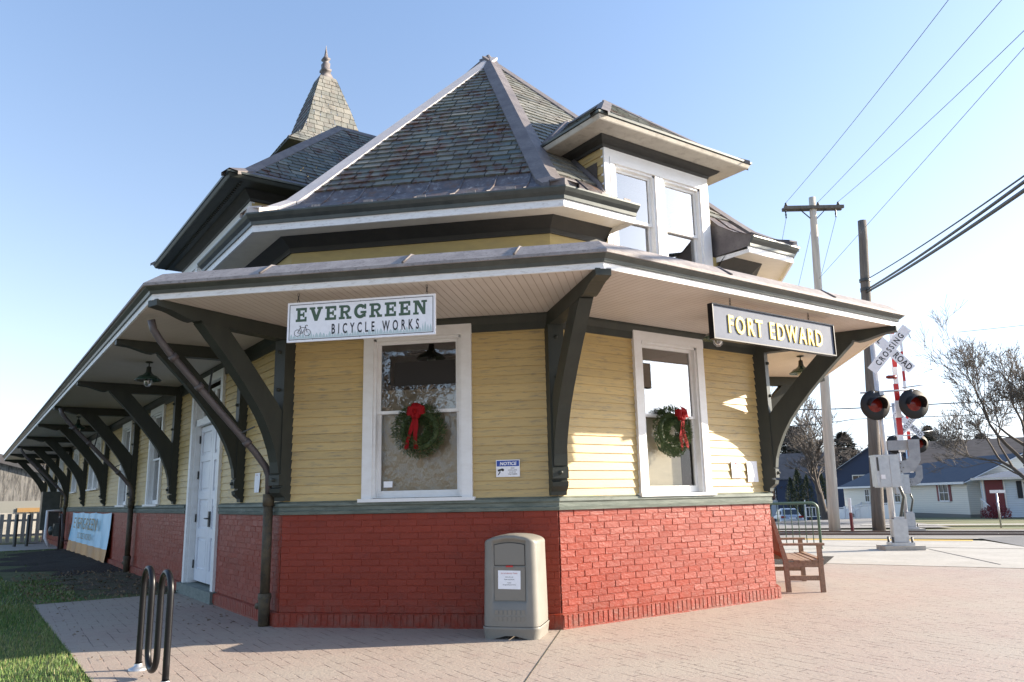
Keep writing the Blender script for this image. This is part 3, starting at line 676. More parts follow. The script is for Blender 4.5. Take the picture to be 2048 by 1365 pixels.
# ---------------------------------------------------------------- downspouts
def downspout(x, side=-.16, angle=-90.0, bx_=-S1, first=False):
    a = R(angle); D_ = Vector((cos(a), sin(a), 0)); O = Vector((x, -S1, 0))
    P = lambda o_, z: O+D_*o_+Z*z
    mb = MB(); mb.tube([P(1.50, 3.20), P(1.47, 3.10), P(1.40, 3.00), P(1.30, 2.88), P(.30, 1.86), P(.17, 1.70), P(.13, 1.60), P(.12, 1.36)], .038, 10)
    for o_, z in ((1.27, 2.85), (.98, 2.56), (.42, 1.985)): mb.tube([P(o_, z), P(o_-.04, z-.04)], .05, 10)
    ds = mb.build('downspout', M['pipe'], ST)
    mb = MB(); mb.tube([P(.12, 1.40), P(.12, 1.27)], .062, 12); mb.tube([P(.12, 1.27), P(.12, .34)], .052, 12)
    mb.tube([P(.12, .34), P(.12, .30), P(.12, .24), P(.12, 0)], [.068, .074, .062, .058], 12); mb.tube([P(.12, .22)-Vector((.02, 0, 0)), P(.17, .20)-Vector((.11, 0, 0))], .035, 8)
    mb.build('cast_iron_pipe', M['rust'], ds)
    mb = MB(); mb.bar(P(.86, 2.46), P(.80, 2.75)+Vector((-.12, 0, 0)), .02, .012); mb.bar(P(.5, 2.05), P(.36, 2.13)+Vector((.14, 0, 0)), .02, .012); mb.build('pipe_strap', M['iron'], ds)
downspout(-S1-.16, angle=-82); downspout(-S1-8.75); downspout(-S1-20.8)
# ---------------------------------------------------------------- dormers
def dormer(k, u0, u1, zb, zt, ez, ov, peak, nwin, big=False):
    F = W(k); root = MB()
    slope = 1.02
    dep = lambda z: (z-SZ)/1.05-SB*1.0      # how far in the main roof plane is at height z
    dpt = dep(zt)+.3
    # side walls with clapboards
    for u, sg in ((u0, -1), (u1, 1)):
        z = 4.3
        while z < zt:
            z2 = min(z+.115, zt); a = max(0, dep(z))+.35
            root.face([F(u+sg*.014, z, 0), F(u+sg*.014, z, -a-.3), F(u+sg*.002, z2, -a-.3), F(u+sg*.002, z2, 0)]); z = z2
            root.face([F(u+sg*.014, z, 0), F(u+sg*.014, z, -a-.3), F(u, z, -a-.3), F(u, z, 0)])
    root.face([F(u0, zb, -.10), F(u1, zb, -.10), F(u1, zt, -.10), F(u0, zt, -.10)]) if big else None
    d_ = root.build('dormer', M['siding'], ST)
    fr = MB()
    cw = .13
    bx(fr, F, u0-.005, u0+.08, zb, zt, -.04, .022); bx(fr, F, u1-.08, u1+.005, zb, zt, -.04, .022); bx(fr, F, u0+.08, u1-.08, zt-.11, zt, -.04, .020)
    ww = (u1-u0-.16)/nwin
    fr.build('window_surround', M['white'], d_)
    for i in range(nwin):
        a = u0+.08+ww*i+(.0 if big else .0); b = a+ww
        window_d(d_, F, a+.003, b-.003, zb, zt-.115, big)
    # cornice
    cr = MB(); e0, e1 = u0, u1
    def ring(mb, pr):
        for i in range(len(pr)-1):
            (p, za), (q, zc) = pr[i], pr[i+1]
            mb.face([F(e0-p, za, p), F(e1+p, za, p), F(e1+q, zc, q), F(e0-q, zc, q)])
            for e, sg in ((e0, -1), (e1, 1)):
                mb.face([F(e+sg*p, za, p), F(e+sg*p, za, -dpt-1.0), F(e+sg*q, zc, -dpt-1.0), F(e+sg*q, zc, q)])
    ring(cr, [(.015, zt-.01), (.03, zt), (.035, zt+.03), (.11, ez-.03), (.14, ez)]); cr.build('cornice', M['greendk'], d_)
    sf = MB(); ring(sf, [(.10, ez+.004), (ov-.01, ez), (ov, ez+.01), (ov+.02, ez+.05)]); sf.build('eave', M['green' if big else 'eavecream'], d_)
    if big:
        dn = MB(); n = 60
        for i in range(n): bx(dn, F, e0-ov+.06+(e1-e0+2*ov-.12)*i/n, e0-ov+.085+(e1-e0+2*ov-.12)*i/n, ez-.02, ez-.002, ov-.20, ov-.16)
        dn.build('dentil_strip', M['green'], d_)
    gt = MB(); ring(gt, [(ov+.0, ez+.05), (ov+.035, ez+.06), (ov+.04, ez+.085), (ov+.0, ez+.09)]); gt.build('eave_edge', M['gut'], d_)
    # roof
    zr = ez+.085; hw = (u1-u0)/2+ov+.02; uc = (u0+u1)/2; zp = peak
    BL, BR = F(uc-hw, zr, ov+.02), F(uc+hw, zr, ov+.02); PK = F(uc, zp, ov+.02-hw*1.0)
    run_ = .30; mid = zr+.16       # flare
    inn = .28
    BL2, BR2 = F(uc-hw+inn, mid, ov+.02-inn), F(uc+hw-inn, mid, ov+.02-inn)
    back = -dep(zp)-.6; PB = F(uc, zp, back)
    bb = -dep(zr)-(.9 if not big else 1.5); LB, RBk = F(uc-hw, zr, bb), F(uc+hw, zr, bb); LB2, RB2 = F(uc-hw+inn, mid, bb), F(uc+hw-inn, mid, bb)
    ap = MB(); ap.face([BL, BR, BR2, BL2]); ap.face([LB, BL, BL2, LB2]); ap.face([BR, RBk, RB2, BR2])
    if big: ap.build('dormer_apron', M['apron'], d_)
    else: ap.build('dormer_apron', M['lead'], d_)
    rf = MB(); slates(rf, BL2, BR2, PK, PK, .13, .2, seed=11); slates(rf, LB2, BL2, PB, PK, .13, .2, seed=12); slates(rf, BR2, RB2, PK, PB, .13, .2, seed=13)
    rf.build('dormer_slates', M['slate'] if k == 0 else M['slate'], d_)
    hc = MB()
    for base, base2, ed, sd in ((BL, BL2, F.a, -F.c), (BR, BR2, -F.a, -F.c)):
        pts = [base, base2, PK]
        hipcap(hc, pts, [facedir(pts[i], pts[i+1], ed) for i in range(2)], [facedir(pts[i], pts[i+1], sd) for i in range(2)], .11 if not big else .13, .03)
    rp = [PK, PB]; hipcap(hc, rp, [(-F.a*.7-Z*.7)], [(F.a*.7-Z*.7)], .12, .03)
    hc.build('dormer_hip_cap', M['lead'], d_)
    vl = MB()
    if not big:
        va, vb = F(uc-hw+.1, zr+.02, -dep(zr)-.05), F(uc, zp, -dep(zp)+.02)
        vl.tube([va+Z*.02, vb+Z*.02], .06, 5); vl.tube([F(u0-.03, 4.6, .10), F(u0-.03, 4.98, SB+.03), F(u0-.03, zt, -dep(zt)+.03)], .04, 5); vl.build('valley_flashing', M['lead'], d_)
    return d_
def window_d(parent, F, a, b, z0, z1, big):
    window(parent, F, a, b, z0, z1, cas=.07, frame='white', rail=(4.60 if not big else 4.95), glass=('glassb', 'glassb'), sill=False, inter=True, off=.0)
dormer(2, .86, 2.68, 3.78, 5.44, 5.53, .40, 6.72, 2)
dormer(0, -5.85, -1.78, 3.78, 5.44, 5.56, .42, 7.98, 4, big=True)
# ---------------------------------------------------------------- spire
sp = MB(); cx, cy = -11.53, L2/2
sp.box((cx, cy, 9.1), (1.9, 1.9, 1.16)); tower = sp.build('spire_tower', M['upwall'], ST)
def ringsq(h, z): return [Vector((cx+sx*h, cy+sy*h, z)) for sx, sy in ((1, -1), (1, 1), (-1, 1), (-1, -1))]
lv = [(1.36, 9.68), (1.13, 9.90), (.87, 10.18), (.67, 10.63), (.50, 11.25), (.21, 12.18)]
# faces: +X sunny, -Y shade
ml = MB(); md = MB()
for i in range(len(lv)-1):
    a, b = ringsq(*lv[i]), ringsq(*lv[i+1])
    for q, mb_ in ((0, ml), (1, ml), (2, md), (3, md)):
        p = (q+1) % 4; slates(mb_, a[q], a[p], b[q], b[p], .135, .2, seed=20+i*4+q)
ml.build('spire_slates_sunny', M['slatesun'], tower); md.build('spire_slates_shade', M['slate'], tower)
ev = MB(); a = ringsq(1.03, 10.45)
ev.box((cx, cy, 9.66), (2.70, 2.70, .05)); ev.build('spire_eave', M['green'], tower)
fi = MB(); fi.lathe([(.26, 0), (.13, .25), (.17, .27), (.17, .33), (.12, .36), (.13, .50), (.07, .56), (.13, .61), (.13, .65), (.06, .70), (.035, .84), (.0, 1.06)], (cx, cy, 12.15), n=4); fi.build('finial', M['lead'], tower)
M['oldasph2'] = pm('worn crossing asphalt', (.13, .13, .13), .9, (.17, .168, .165), .8, (1, 1, 1), .35, .7, .4, 100)
# ================================================================ ground
def gz(x, y):
    s = -(x-6.5)*.5+(y+5.1)*.866; t = (x-6.5)*.866+(y+5.1)*.5
    k = min(max(0, s-31), 200)
    return -.013*k-.012*max(0, min(s, 200)-50)-.0016*min(max(0, -t), 14)*min(k, 32)
mb = MB(); ex = [-900, -400, -200, -120] + [-100+4*i for i in range(41)] + [90, 150, 400, 900]
ey = [-900, -300, -100, -50] + [-30+4*i for i in range(41)] + [160, 250, 400, 900]
mb.grid([[(x, y, gz(x, y)-.03) for x in ex] for y in ey], smooth=True)
tag(mb.build('ground', M['soil']), kind='structure')
def sheet(name, pts, z, mat):
    m_ = MB(); m_.face([(x, y, z) for x, y in pts]); return tag(m_.build(name, mat), kind='structure')
def strip(name, a, b, w_, z, mat, n=24, drape=True):
    a, b = Vector(a), Vector(b); t = (b-a).normalized(); s_ = Vector((-t.y, t.x))*w_/2; rows = []
    for i in range(n+1):
        p = a.lerp(b, i/n); rows.append([(q.x, q.y, (gz(q.x, q.y) if drape else 0)+z) for q in (p+s_, p-s_)])
    return tag(MB().grid(rows).build(name, mat), kind='structure')
sheet('plaza', [(-6.44, 0), (-6.44, -4.15), (1.2, -4.15), (1.2, -30), (40, -30), (40, 25.6), (-12, 4.15), (-12, 0)], 0, M['paver'])
# saw joint running from the corner of the building
mb = MB(); mb.bar((.05, -.05, .0035), (3.4, -3.4, .0035), .0045, .003); tag(mb.build('expansion_joint', M['dirt']), kind='structure')
sheet('platform_walk', [(-30, -2.95+.0), (-30, 5.2), (-6.95, 14.45), (-3.3, 16.25), (-1.6, 14.4), (2.1, 10.0), (-12, 4.15), (-15, 2.9)], .004, M['conc'])
mb = MB()
for a, b in (((-3.33, 13.16), (-.13, 9.76)), ((-6.2, 11.9), (-1.2, 13.9)), ((-5.2, 8.6), (-6.6, 12.2))): mb.bar((*a, .0075), (*b, .0075), .025, .003)
tag(mb.build('walk_joint', M['asph']), kind='structure')
strip('platform_edge_line', (-22, 7.6), (-3.55, 16.15), .55, .009, M['yline'], drape=False)
sheet('road_crossing', [(-3.9, 17.2), (-1.73, 14.55), (2.2, 10.1), (14, 14.9), (30, 30), (12, 34), (-2, 24.6)], .010, M['oldasph2'])
strip('track_bed', (-38, 1.0), (26, 36.5), 5.4, .0065, M['oldasph'], drape=False)
for off, nm in ((-.75, 0), (.75, 1)):
    mb = MB(); a = Vector((-38, 1.0)); b = Vector((26, 36.5)); t = (b-a).normalized(); s_ = Vector((-t.y, t.x))*off
    a, b = a+s_, b+s_; mb.bar((*a, .035), (*b, .035), .075, .05); mb.bar((*a, .015), (*b, .015), .16, .02)
    o = mb.build('rail', M['rail']); tag(o, 'steel rail of the track, the one nearer the station' if nm == 0 else 'steel rail of the track, the one nearer the houses', 'rail', 'rails of the track')
strip('street', (-10.5, 20.5), (-40, 59), 8.0, .02, M['oldasph'])
strip('driveway', (-13.5, 25), (-27, 38), 2.4, .03, M['asph'])
strip('sidewalk', (-11.5, 24.2), (6, 34.5), 1.3, .035, M['conc'])
# lawn and beds on the left
sheet('lawn', [(-23.4, -30), (1.2, -30), (1.2, -4.15), (-6.44, -4.15), (-6.44, -2.0), (-23.4, -2.0)], -.012, M['turf'])
sheet('path', [(-28.5, -30), (-23.4, -30), (-23.4, -2.0), (-28.5, -2.0)], -.006, M['conc'])
def blob(name, mat, x0, x1, y0, y1, h, seed, label=None):
    rg = random.Random(seed); rows = []; nx, ny = 46, 12
    for i in range(nx+1):
        x = x0+(x1-x0)*i/nx; e = sin(pi*i/nx)**.4; row = []
        yl = y1-(y1-y0)*(e*.8+.2*e*sin(i*.7+seed)+.04*rg.uniform(-1, 1))
        for j in range(ny+1):
            y = y1+(yl-y1)*j/ny; row.append((x, y, -.02+(h+.012)*min(1, (1-j/ny)*2.2)*e+rg.uniform(0, .02)*(j < ny)*e+.012))
        rows.append(row)
    return MB().grid(rows, smooth=False).build(name, mat)
tag(blob('mulch_bed', M['mulch'], -22.6, -10.8, -4.6, -2.1, .05, 3), kind='structure')
tag(blob('leaf_litter_bed', M['dirt'], -12.6, -6.5, -3.9, -2.1, .015, 5), kind='structure')
# grass blades
gm, gt_, gb = nodes('grass blade'); at = N(gt_, 'ShaderNodeAttribute'); at.attribute_name = 'v'
rr = N(gt_, 'ShaderNodeValToRGB'); e = rr.color_ramp.elements; e[0].color = (.05, .13, .018, 1); e[1].color = (.42, .37, .18, 1); q = e.new(.5); q.color = (.12, .20, .042, 1); q = e.new(.75); q.color = (.26, .27, .09, 1)
gt_.links.new(at.outputs['Fac'], rr.inputs[0]); gt_.links.new(rr.outputs[0], gb.inputs['Base Color']); gb.inputs['Roughness'].default_value = .6
M['grass'] = gm
mb = MB(); rg = random.Random(5)
def inbed(x, y): return (-22.6 < x < -10.8 and y > -4.3) or (-12.6 < x < -6.5 and y > -3.5)
for (x0, x1, y0, y1, n, h, wd) in ((-3.6, 1.1, -6.2, -4.13, 30000, .024, .0026), (-6.6, -3.6, -6.6, -4.13, 15000, .026, .004), (-11, -6.43, -6.5, -2.4, 11000, .028, .007), (-23, -11, -8, -2.4, 9000, .032, .013)):
    for i in range(n):
        x, y = rg.uniform(x0, x1), rg.uniform(y0, y1)
        if x > -6.44 and y > -4.14: continue
        if inbed(x, y) and rg.random() > .04: continue
        a = rg.uniform(0, 6.28); hh = h*rg.uniform(.5, 1.3); lx, ly = cos(a)*hh*rg.uniform(.2, .9), sin(a)*hh*.6; px, py = -sin(a)*wd, cos(a)*wd
        v = min(1, max(0, rg.gauss(.42, .26)+.18*sin(x*1.7)*sin(y*2.3)))
        mb.face([(x-px, y-py, -.012), (x+px, y+py, -.012), (x+lx, y+ly, hh)], att=v)
tag(mb.build('grass', M['grass']), kind='stuff', label='short winter grass of the lawn, green in shade and straw coloured in sun', cat='grass')
# fallen leaves
mb = MB()
for i in range(500):
    x, y = rg.uniform(-12, -6.2), rg.uniform(-4.2, -2.25); a = rg.uniform(0, 6.28); s_ = rg.uniform(.015, .035); zt = rg.uniform(.01, .04)
    mb.face([(x+cos(a)*s_, y+sin(a)*s_, .03), (x-sin(a)*s_*.6, y+cos(a)*s_*.6, .03+zt*.5), (x-cos(a)*s_, y-sin(a)*s_, .03+zt), (x+sin(a)*s_*.6, y-cos(a)*s_*.6, .03)])
M['leaf'] = pm('dead leaf', (.15, .10, .055), .9, (.22, .16, .09), 20)
for i in range(70):
    x, y = (rg.uniform(-6.3, .6), rg.uniform(-4.25, -3.7)) if i % 2 else (rg.uniform(-5.5, -2.3), rg.uniform(-2.9, -2.27)); a = rg.uniform(0, 6.28); s_ = rg.uniform(.012, .026)
    mb.face([(x+cos(a)*s_, y+sin(a)*s_, .004), (x-sin(a)*s_*.6, y+cos(a)*s_*.6, .012), (x-cos(a)*s_, y-sin(a)*s_, .006), (x+sin(a)*s_*.6, y-cos(a)*s_*.6, .014)])
tag(mb.build('fallen_leaves', M['leaf']), kind='stuff', label='brown fallen leaves on the bare bed along the long wall', cat='leaves')
# ================================================================ hanging signs
def chain(mb, p, z1, n=5, r=.009):
    L = z1-p.z; k = max(2, int(L/.028)); h = L/k
    for i in range(k):
        c = p+Z*(h*(i+.5)); X = Vector((1, 0, 0)) if i % 2 else Vector((0, 1, 0)); 
        mb.tube([c+X*r*cos(a)+Z*h*.66*sin(a) for a in [2*pi*j/8 for j in range(9)]], .0028, 5, cap=False)
# slab letters in a unit cell
def rectp(x0, y0, x1, y1): return [(x0, y0), (x1, y0), (x1, y1), (x0, y1)]
def arc(cx_, cy_, rx, ry, a0, a1, t, n=14):
    out = [(cx_+rx*cos(a0+(a1-a0)*i/n), cy_+ry*sin(a0+(a1-a0)*i/n)) for i in range(n+1)]
    inn = [(cx_+(rx-t)*cos(a0+(a1-a0)*i/n), cy_+(ry-t)*sin(a0+(a1-a0)*i/n)) for i in range(n+1)]
    return [[out[i], out[i+1], inn[i+1], inn[i]] for i in range(n)]
SLAB = {
 'E': [rectp(.12, 0, .36, 1), rectp(0, 0, .12, .18), rectp(0, .82, .12, 1), rectp(.36, 0, .86, .18), rectp(.36, .82, .86, 1), rectp(.36, .42, .56, .58), rectp(.56, .32, .68, .68), rectp(.70, .18, .86, .34), rectp(.70, .66, .86, .82)],
 'V': [[(.10, .84), (.38, .84), (.60, .30), (.60, 0), (.42, 0)], [(.42, 0), (.62, 0), (.92, .84), (.68, .84), (.50, .32)][0:0] or [(.50, .0), (.64, 0), (.94, .84), (.70, .84), (.50, .28)], rectp(0, .84, .45, 1), rectp(.60, .84, 1.04, 1)],
 'R': [rectp(.12, 0, .35, 1), rectp(0, 0, .12, .17), rectp(.35, 0, .46, .17), rectp(0, .83, .12, 1), rectp(.35, .83, .58, 1), rectp(.35, .42, .58, .58)] + arc(.58, .71, .30, .29, -pi/2, pi/2, .19) + [[(.46, .42), (.66, .42), (.82, .17), (.60, .17)], rectp(.60, 0, .98, .17)],
 'G': arc(.48, .5, .48, .52, R(38), R(322), .24, 22) + [rectp(.50, .34, .95, .50), rectp(.72, .08, .90, .34), rectp(.78, .64, .93, 1.0)],
 'N': [rectp(.12, .15, .30, .85), rectp(0, 0, .42, .15), rectp(0, .85, .30, 1), [(.30, 1), (.30, .70), (.72, 0), (.92, 0), (.92, .15), (.42, 1)], rectp(.74, .15, .92, .85), rectp(.62, .85, 1.04, 1)]}
def slabtext(s_, F, x0, x1, y0, y1, mat, parent, out):
    mb = MB(); ws = {'E': .90, 'V': 1.06, 'R': 1.0, 'G': 1.0, 'N': 1.08}; gap = .18
    tot = sum(ws[c] for c in s_)+gap*(len(s_)-1); k = (x1-x0)/tot; x = x0; h = y1-y0
    for c in s_:
        for i, p in enumerate(SLAB[c]): mb.face([F(x+a*k, y0+b*h, out+.00004*i) for a, b in p])
        x += (ws[c]+gap)*k
    return mb.build('lettering', mat, parent)
# --- bicycle shop sign
F = W(1); so_ = 1.45
sg = thing('hanging_sign', 'white sign EVERGREEN BICYCLE WORKS hanging on chains under the canopy', 'sign', F(-1.635, 2.79, so_))
def rel(F, root): return Fr(F.o-Vector(root.location), F.a, F.b, F.c)
G = rel(F, sg); a, b, c, e = -2.365, -.905, 2.79, 3.175
m_ = MB(); bx(m_, G, a, b, c, e, so_-.012, so_+.012); m_.build('board', M['paper'], sg)
m_ = MB(); t_ = .006
for q in ((a+.02, b-.02, c+.02, c+.02+t_), (a+.02, b-.02, e-.02-t_, e-.02), (a+.02, a+.02+t_, c+.02+t_, e-.02-t_), (b-.02-t_, b-.02, c+.02+t_, e-.02-t_)): bx(m_, G, q[0], q[1], q[2], q[3], so_+.011, so_+.0132)
m_.build('border', M['ink'], sg)
slabtext('EVERGREEN', G, a+.085, b-.075, c+.195, e-.055, M['inkg'], sg, so_+.0135)
F2 = Fr(G((a+b)/2+.145, c+.062, so_+.0135), G.a, G.b, G.c); text('BICYCLE WORKS', F2, .098, M['ink'], sg, ext=0, xs=.50, off=.020, sp=1.85)
# pine silhouettes along the foot of the sign
m_ = MB(); rg = random.Random(9); x = a+.03
M['pale'] = pm('pale green tint', (.50, .60, .60), .6)
while x < b-.04:
    h = rg.uniform(.03, .075)*(1.5 if x > b-.15 else 1); w_ = rg.uniform(.02, .04); x2 = min(x+w_, b-.03); xm = (x+x2)/2
    m_.face([G(x, c+.03, so_+.0128), G(x2, c+.03, so_+.0128), G(x2-.004, c+.03+h*.55, so_+.0128), G(xm, c+.03+h, so_+.0128), G(x+.004, c+.03+h*.55, so_+.0128)]); x = x2
m_.build('tree_motif', M['pale'], sg)
m_ = MB()    # bicycle emblem
def P2(x, y): return G(a+.075+x*.16, c+.055+y*.16, so_+.0138)
for cx_ in (.2, .82):
    m_.tube([P2(cx_+.2*cos(2*pi*i/16), .2+.2*sin(2*pi*i/16)) for i in range(17)], .0022, 4, cap=False)
for p in (((.2, .2), (.38, .52)), ((.38, .52), (.70, .52)), ((.70, .52), (.50, .17)), ((.50, .17), (.36, .60)), ((.50, .17), (.2, .2)), ((.82, .2), (.68, .62)), ((.68, .62), (.80, .66)), ((.30, .61), (.42, .61)), ((.80, .66), (.82, .58))):
    m_.tube([P2(*p[0]), P2(*p[1])], .0024, 4)
m_.build('bicycle_emblem', M['ink'], sg)
m_ = MB()
for u in (a+.10, b-.085): chain(m_, G(u, e, so_), SOF-sg.location.z)
m_.build('chain', M['iron'], sg)
m_ = MB()
for u in (a+.26, (a+b)/2, b-.30):
    for z in (c+.022, e-.022): m_.lathe([(.006, 0), (.004, .003), (0, .0035)], G(u, z, so_+.012), G.c, 6)
m_.build('screw', M['iron'], sg)
# --- station name sign
F = W(2); sg = thing('hanging_sign', 'long black framed sign FORT EDWARD in raised yellow letters under the canopy', 'sign', F(1.94, 2.84, 1.45))
G = rel(F, sg); a, b, c, e = .885, 2.93, 2.825, 3.165; so_ = 1.45
M['signgrey'] = pm('blue black sign face with painted sheen', (.115, .135, .18), .75, (.14, .16, .205), 4, spec=.4)  # sheen of the dark face put into its grey blue base colour
m_ = MB(); bx(m_, G, a, b, c, e, so_-.03, so_+.012); m_.build('board', M['signgrey'], sg)
m_ = MB(); bx(m_, G, a, b, c, e, so_-.036, so_-.031); m_.build('added_back_panel', M['paper'], sg)  # pale back added to lighten the sign's reflection in the window
m_ = MB()
for q in ((a-.012, b+.012, c-.012, c), (a-.012, b+.012, e, e+.012), (a-.012, a, c, e), (b, b+.012, c, e)): bx(m_, G, *q, so_-.035, so_+.03)
m_.build('frame', M['black'], sg)
F2 = Fr(G((a+b)/2, c+.078, so_+.012), G.a, G.b, G.c); text('FORT EDWARD', F2, .185, M['yel'], sg, ext=.012, xs=.74, off=.018, sp=1.30)
m_ = MB()
for u in (a+.30, b-.42): chain(m_, G(u, e+.01, so_), SOF-sg.location.z)
m_.build('chain', M['iron'], sg)
# ================================================================ pendant lamps
def lamp(loc, label):
    t = thing('pendant_lamp', label, 'lamp', loc, 0, 'green barn lamps under the canopy')
    m_ = MB(); m_.lathe([(.0, 0), (.05, 0), (.05, -.012), (.008, -.02), (.008, -.06), (.03, -.07), (.035, -.13), (.045, -.16)], (0, 0, 0), n=14); m_.build('stem', M['green'], t)
    m_ = MB(); m_.lathe([(.045, -.155), (.075, -.185), (.115, -.20), (.15, -.235), (.175, -.255), (.172, -.262), (.14, -.24), (.06, -.205)], (0, 0, 0), n=22); m_.build('shade', M['shade'], t)
    m_ = MB(); m_.lathe([(.045, -.20), (.05, -.26), (.045, -.31), (.02, -.335), (0, -.338)], (0, 0, 0), n=12); m_.build('globe', M['lampglass'], t)
    m_ = MB()
    for k in range(6):
        a_ = pi*k/3; m_.tube([Vector((r_*cos(a_), r_*sin(a_), z_)) for r_, z_ in ((.05, -.21), (.056, -.26), (.051, -.315), (.022, -.345), (0, -.348))], .0035, 4)
    m_.tube([Vector((.056*cos(pi*j/6), .056*sin(pi*j/6), -.27)) for j in range(13)], .0035, 4, cap=False); m_.build('cage', M['galv'], t)
    return t
M['shade'] = pm('dark green enamel', (.018, .050, .035), .25, spec=.7)
l0 = lamp((-5.15, -3.12, SOF-.002), 'green barn lamp on the shaded long side near the double door')
dup(l0, None, (-.30, 4.85, SOF-.002), 0, label='green barn lamp past the bracket right of the station name sign')
dup(l0, None, (0.82, 1.71, SOF-.002), 0, label='barn lamp half hidden behind the station name sign')
dup(l0, None, (-.55, -1.75, SOF-.002), 0, label='barn lamp hidden behind the bicycle shop sign, seen reflected in the window')
dup(l0, None, (-13.1, -3.12, SOF-.002), 0, label='barn lamp far down the shaded long side')
# ================================================================ wreaths
def wreath(k, u, z, R0, label, tail):
    F = W(k); t = thing('wreath', label, 'wreath', F(u, z, .0), 0, 'evergreen wreaths with red bows'); G = Fr((0, 0, 0), F.a, F.b, F.c)
    rg = random.Random(k*7); m_ = MB()
    for i in range(3400):
        th = rg.uniform(0, 2*pi); ph = rg.uniform(-1.2, pi+1.2); rr_ = .098*rg.uniform(.5, 1.12)
        cr_ = R0+rr_*cos(ph); p = Vector((cr_*cos(th), cr_*sin(th), .05+rr_*sin(ph)*.75))
        dr = Vector((cos(th+rg.uniform(.2, 1.3))*cos(ph), sin(th+rg.uniform(.2, 1.3))*cos(ph), abs(sin(ph)))) + Vector((rg.uniform(-.6, .6), rg.uniform(-.6, .6), rg.uniform(-.2, .5)))
        dr.normalize(); sd = dr.orthogonal().normalized()*.0045; L = rg.uniform(.022, .048)
        q = [p-sd, p+sd, p+dr*L*.8+sd*.8, p+dr*L, p+dr*L*.8-sd*.8]; m_.face([G(v.x, v.y, max(v.z, .004)) for v in q])
    m_.tube([G(R0*cos(2*pi*i/24), R0*sin(2*pi*i/24), .04) for i in range(25)], .035, 6, cap=False)
    m_.build('foliage', M['leafw'], t)
    b_ = MB(); cx_, cy_ = tail[0], .19
    for a_, l_ in ((.25, .11), (pi-.2, .10), (1.35, .10), (pi+.5, .07), (-.45, .07)):
        r0, r1 = Vector((cos(a_), sin(a_))), Vector((-sin(a_), cos(a_)))
        b_.grid([[G(cx_+r0.x*l_*s_+r1.x*w_*(.022+.03*sin(pi*s_*.8)), cy_+r0.y*l_*s_+r1.y*w_*(.022+.03*sin(pi*s_*.8)), .12+.05*sin(pi*s_)) for w_ in (-1, -.3, .3, 1)] for s_ in (0, .25, .5, .75, 1)])
    b_.lathe([(0, .03), (.022, .02), (.028, 0), (.02, -.03)], G(cx_, cy_, .14), F.c, 8)
    for dx, L_, w_ in tail[1]:
        b_.grid([[G(cx_+dx*s_+ww*w_+.008*sin(s_*7), cy_-L_*s_+(.012 if s_ == 1 and ww else 0), .125-.02*s_+.012*sin(s_*9+ww)) for ww in (-1, 0, 1)] for s_ in (0, .2, .4, .6, .8, 1)])
    b_.build('bow', M['ribbon'], t); return t
wreath(1, -1.485, 2.045, .185, 'green wreath with a red bow on the shaded window under the bicycle sign', (-.02, [(-.11, .40, .022), (.0, .40, .024)]))
wreath(2, 1.70, 2.035, .185, 'sunlit green wreath with a red bow on the window right of the corner', (.09, [(.0, .42, .02), (.10, .40, .026)]))
# ================================================================ notices
def notice(k, u0, u1, z0, z1, label, lines, off=.022, name='notice', mat='paper'):
    F = W(k); t = thing(name, label, 'notice', F((u0+u1)/2, z0, off)); G = rel(F, t)
    m_ = MB(); m_.grid([[G(u0+(u1-u0)*i/4, z0+(z1-z0)*j/4, off+.003+.004*sin(i*1.9+j)) for i in range(5)] for j in range(5)]); m_.build('sheet', M[mat], t)
    for (txt, zz, h, mt, xs) in lines:
        text(txt, Fr(G((u0+u1)/2, zz, off+.0095), G.a, G.b, G.c), h, M[mt], t, ext=0, xs=xs, off=.01)
    return t
F = W(1); t = thing('notice_sign', 'blue and white NOTICE video surveillance sign on the yellow clapboards', 'sign', F(-.517, 1.525, .02)); G = rel(F, t)
M['blue'] = pm('sign blue', (.015, .06, .33), .4)
m_ = MB(); bx(m_, G, -.645, -.39, 1.522, 1.70, .018, .024); m_.build('plate', M['paper'], t)
m_ = MB(); bx(m_, G, -.638, -.397, 1.632, 1.692, .024, .0245); m_.build('header', M['blue'], t)
text('NOTICE', Fr(G(-.517, 1.645, .0250), G.a, (G.b+G.a*.18), G.c), .034, M['paper'], t, ext=0, xs=1.0, off=.035, sp=1.05)
for i, s_ in enumerate(('VIDEO', 'SURVEILLANCE', 'IN USE ON', 'THESE PREMISES')): text(s_, Fr(G(-.468, 1.607-.021*i, .0247), G.a, G.b, G.c), .012, M['ink'], t, ext=0, xs=.85, off=.01)
m_ = MB(); m_.prism([(-.63, 1.598), (-.575, 1.612), (-.572, 1.592), (-.62, 1.578)], G, .0243, .0248); m_.prism([(-.605, 1.58), (-.595, 1.578), (-.615, 1.545), (-.63, 1.54)], G, .0243, .0248); m_.lathe([(.014, 0), (0, .001)], G(-.572, 1.595, .0249), G.c, 10); m_.build('camera_emblem', M['ink'], t)
notice(0, -.99, -.80, 1.43, 1.66, 'white printed sheet pinned on the shaded long wall beside the drainpipe', [('NOTICE', 1.63, .012, 'inkr', 1), ('STATION HOURS', 1.60, .008, 'ink', 1), ('TRAIN TIMES', 1.57, .008, 'ink', 1), ('POSTED INSIDE', 1.54, .008, 'ink', 1)][:1])
notice(2, 2.74, 2.93, 1.49, 1.70, 'sunlit white notice with a red ring left of the other sheet', [('NO', 1.50, .02, 'ink', 1)][:0])
F = W(2); t = [o for o in COL.objects if o.name.startswith('notice') and 'red ring' in str(o.get('label'))][0]; G = rel(F, t)
m_ = MB(); m_.tube([G(2.835+.035*cos(2*pi*i/16), 1.645+.035*sin(2*pi*i/16), .034) for i in range(17)], .004, 4, cap=False); m_.build('ring_emblem', M['inkr'], t)
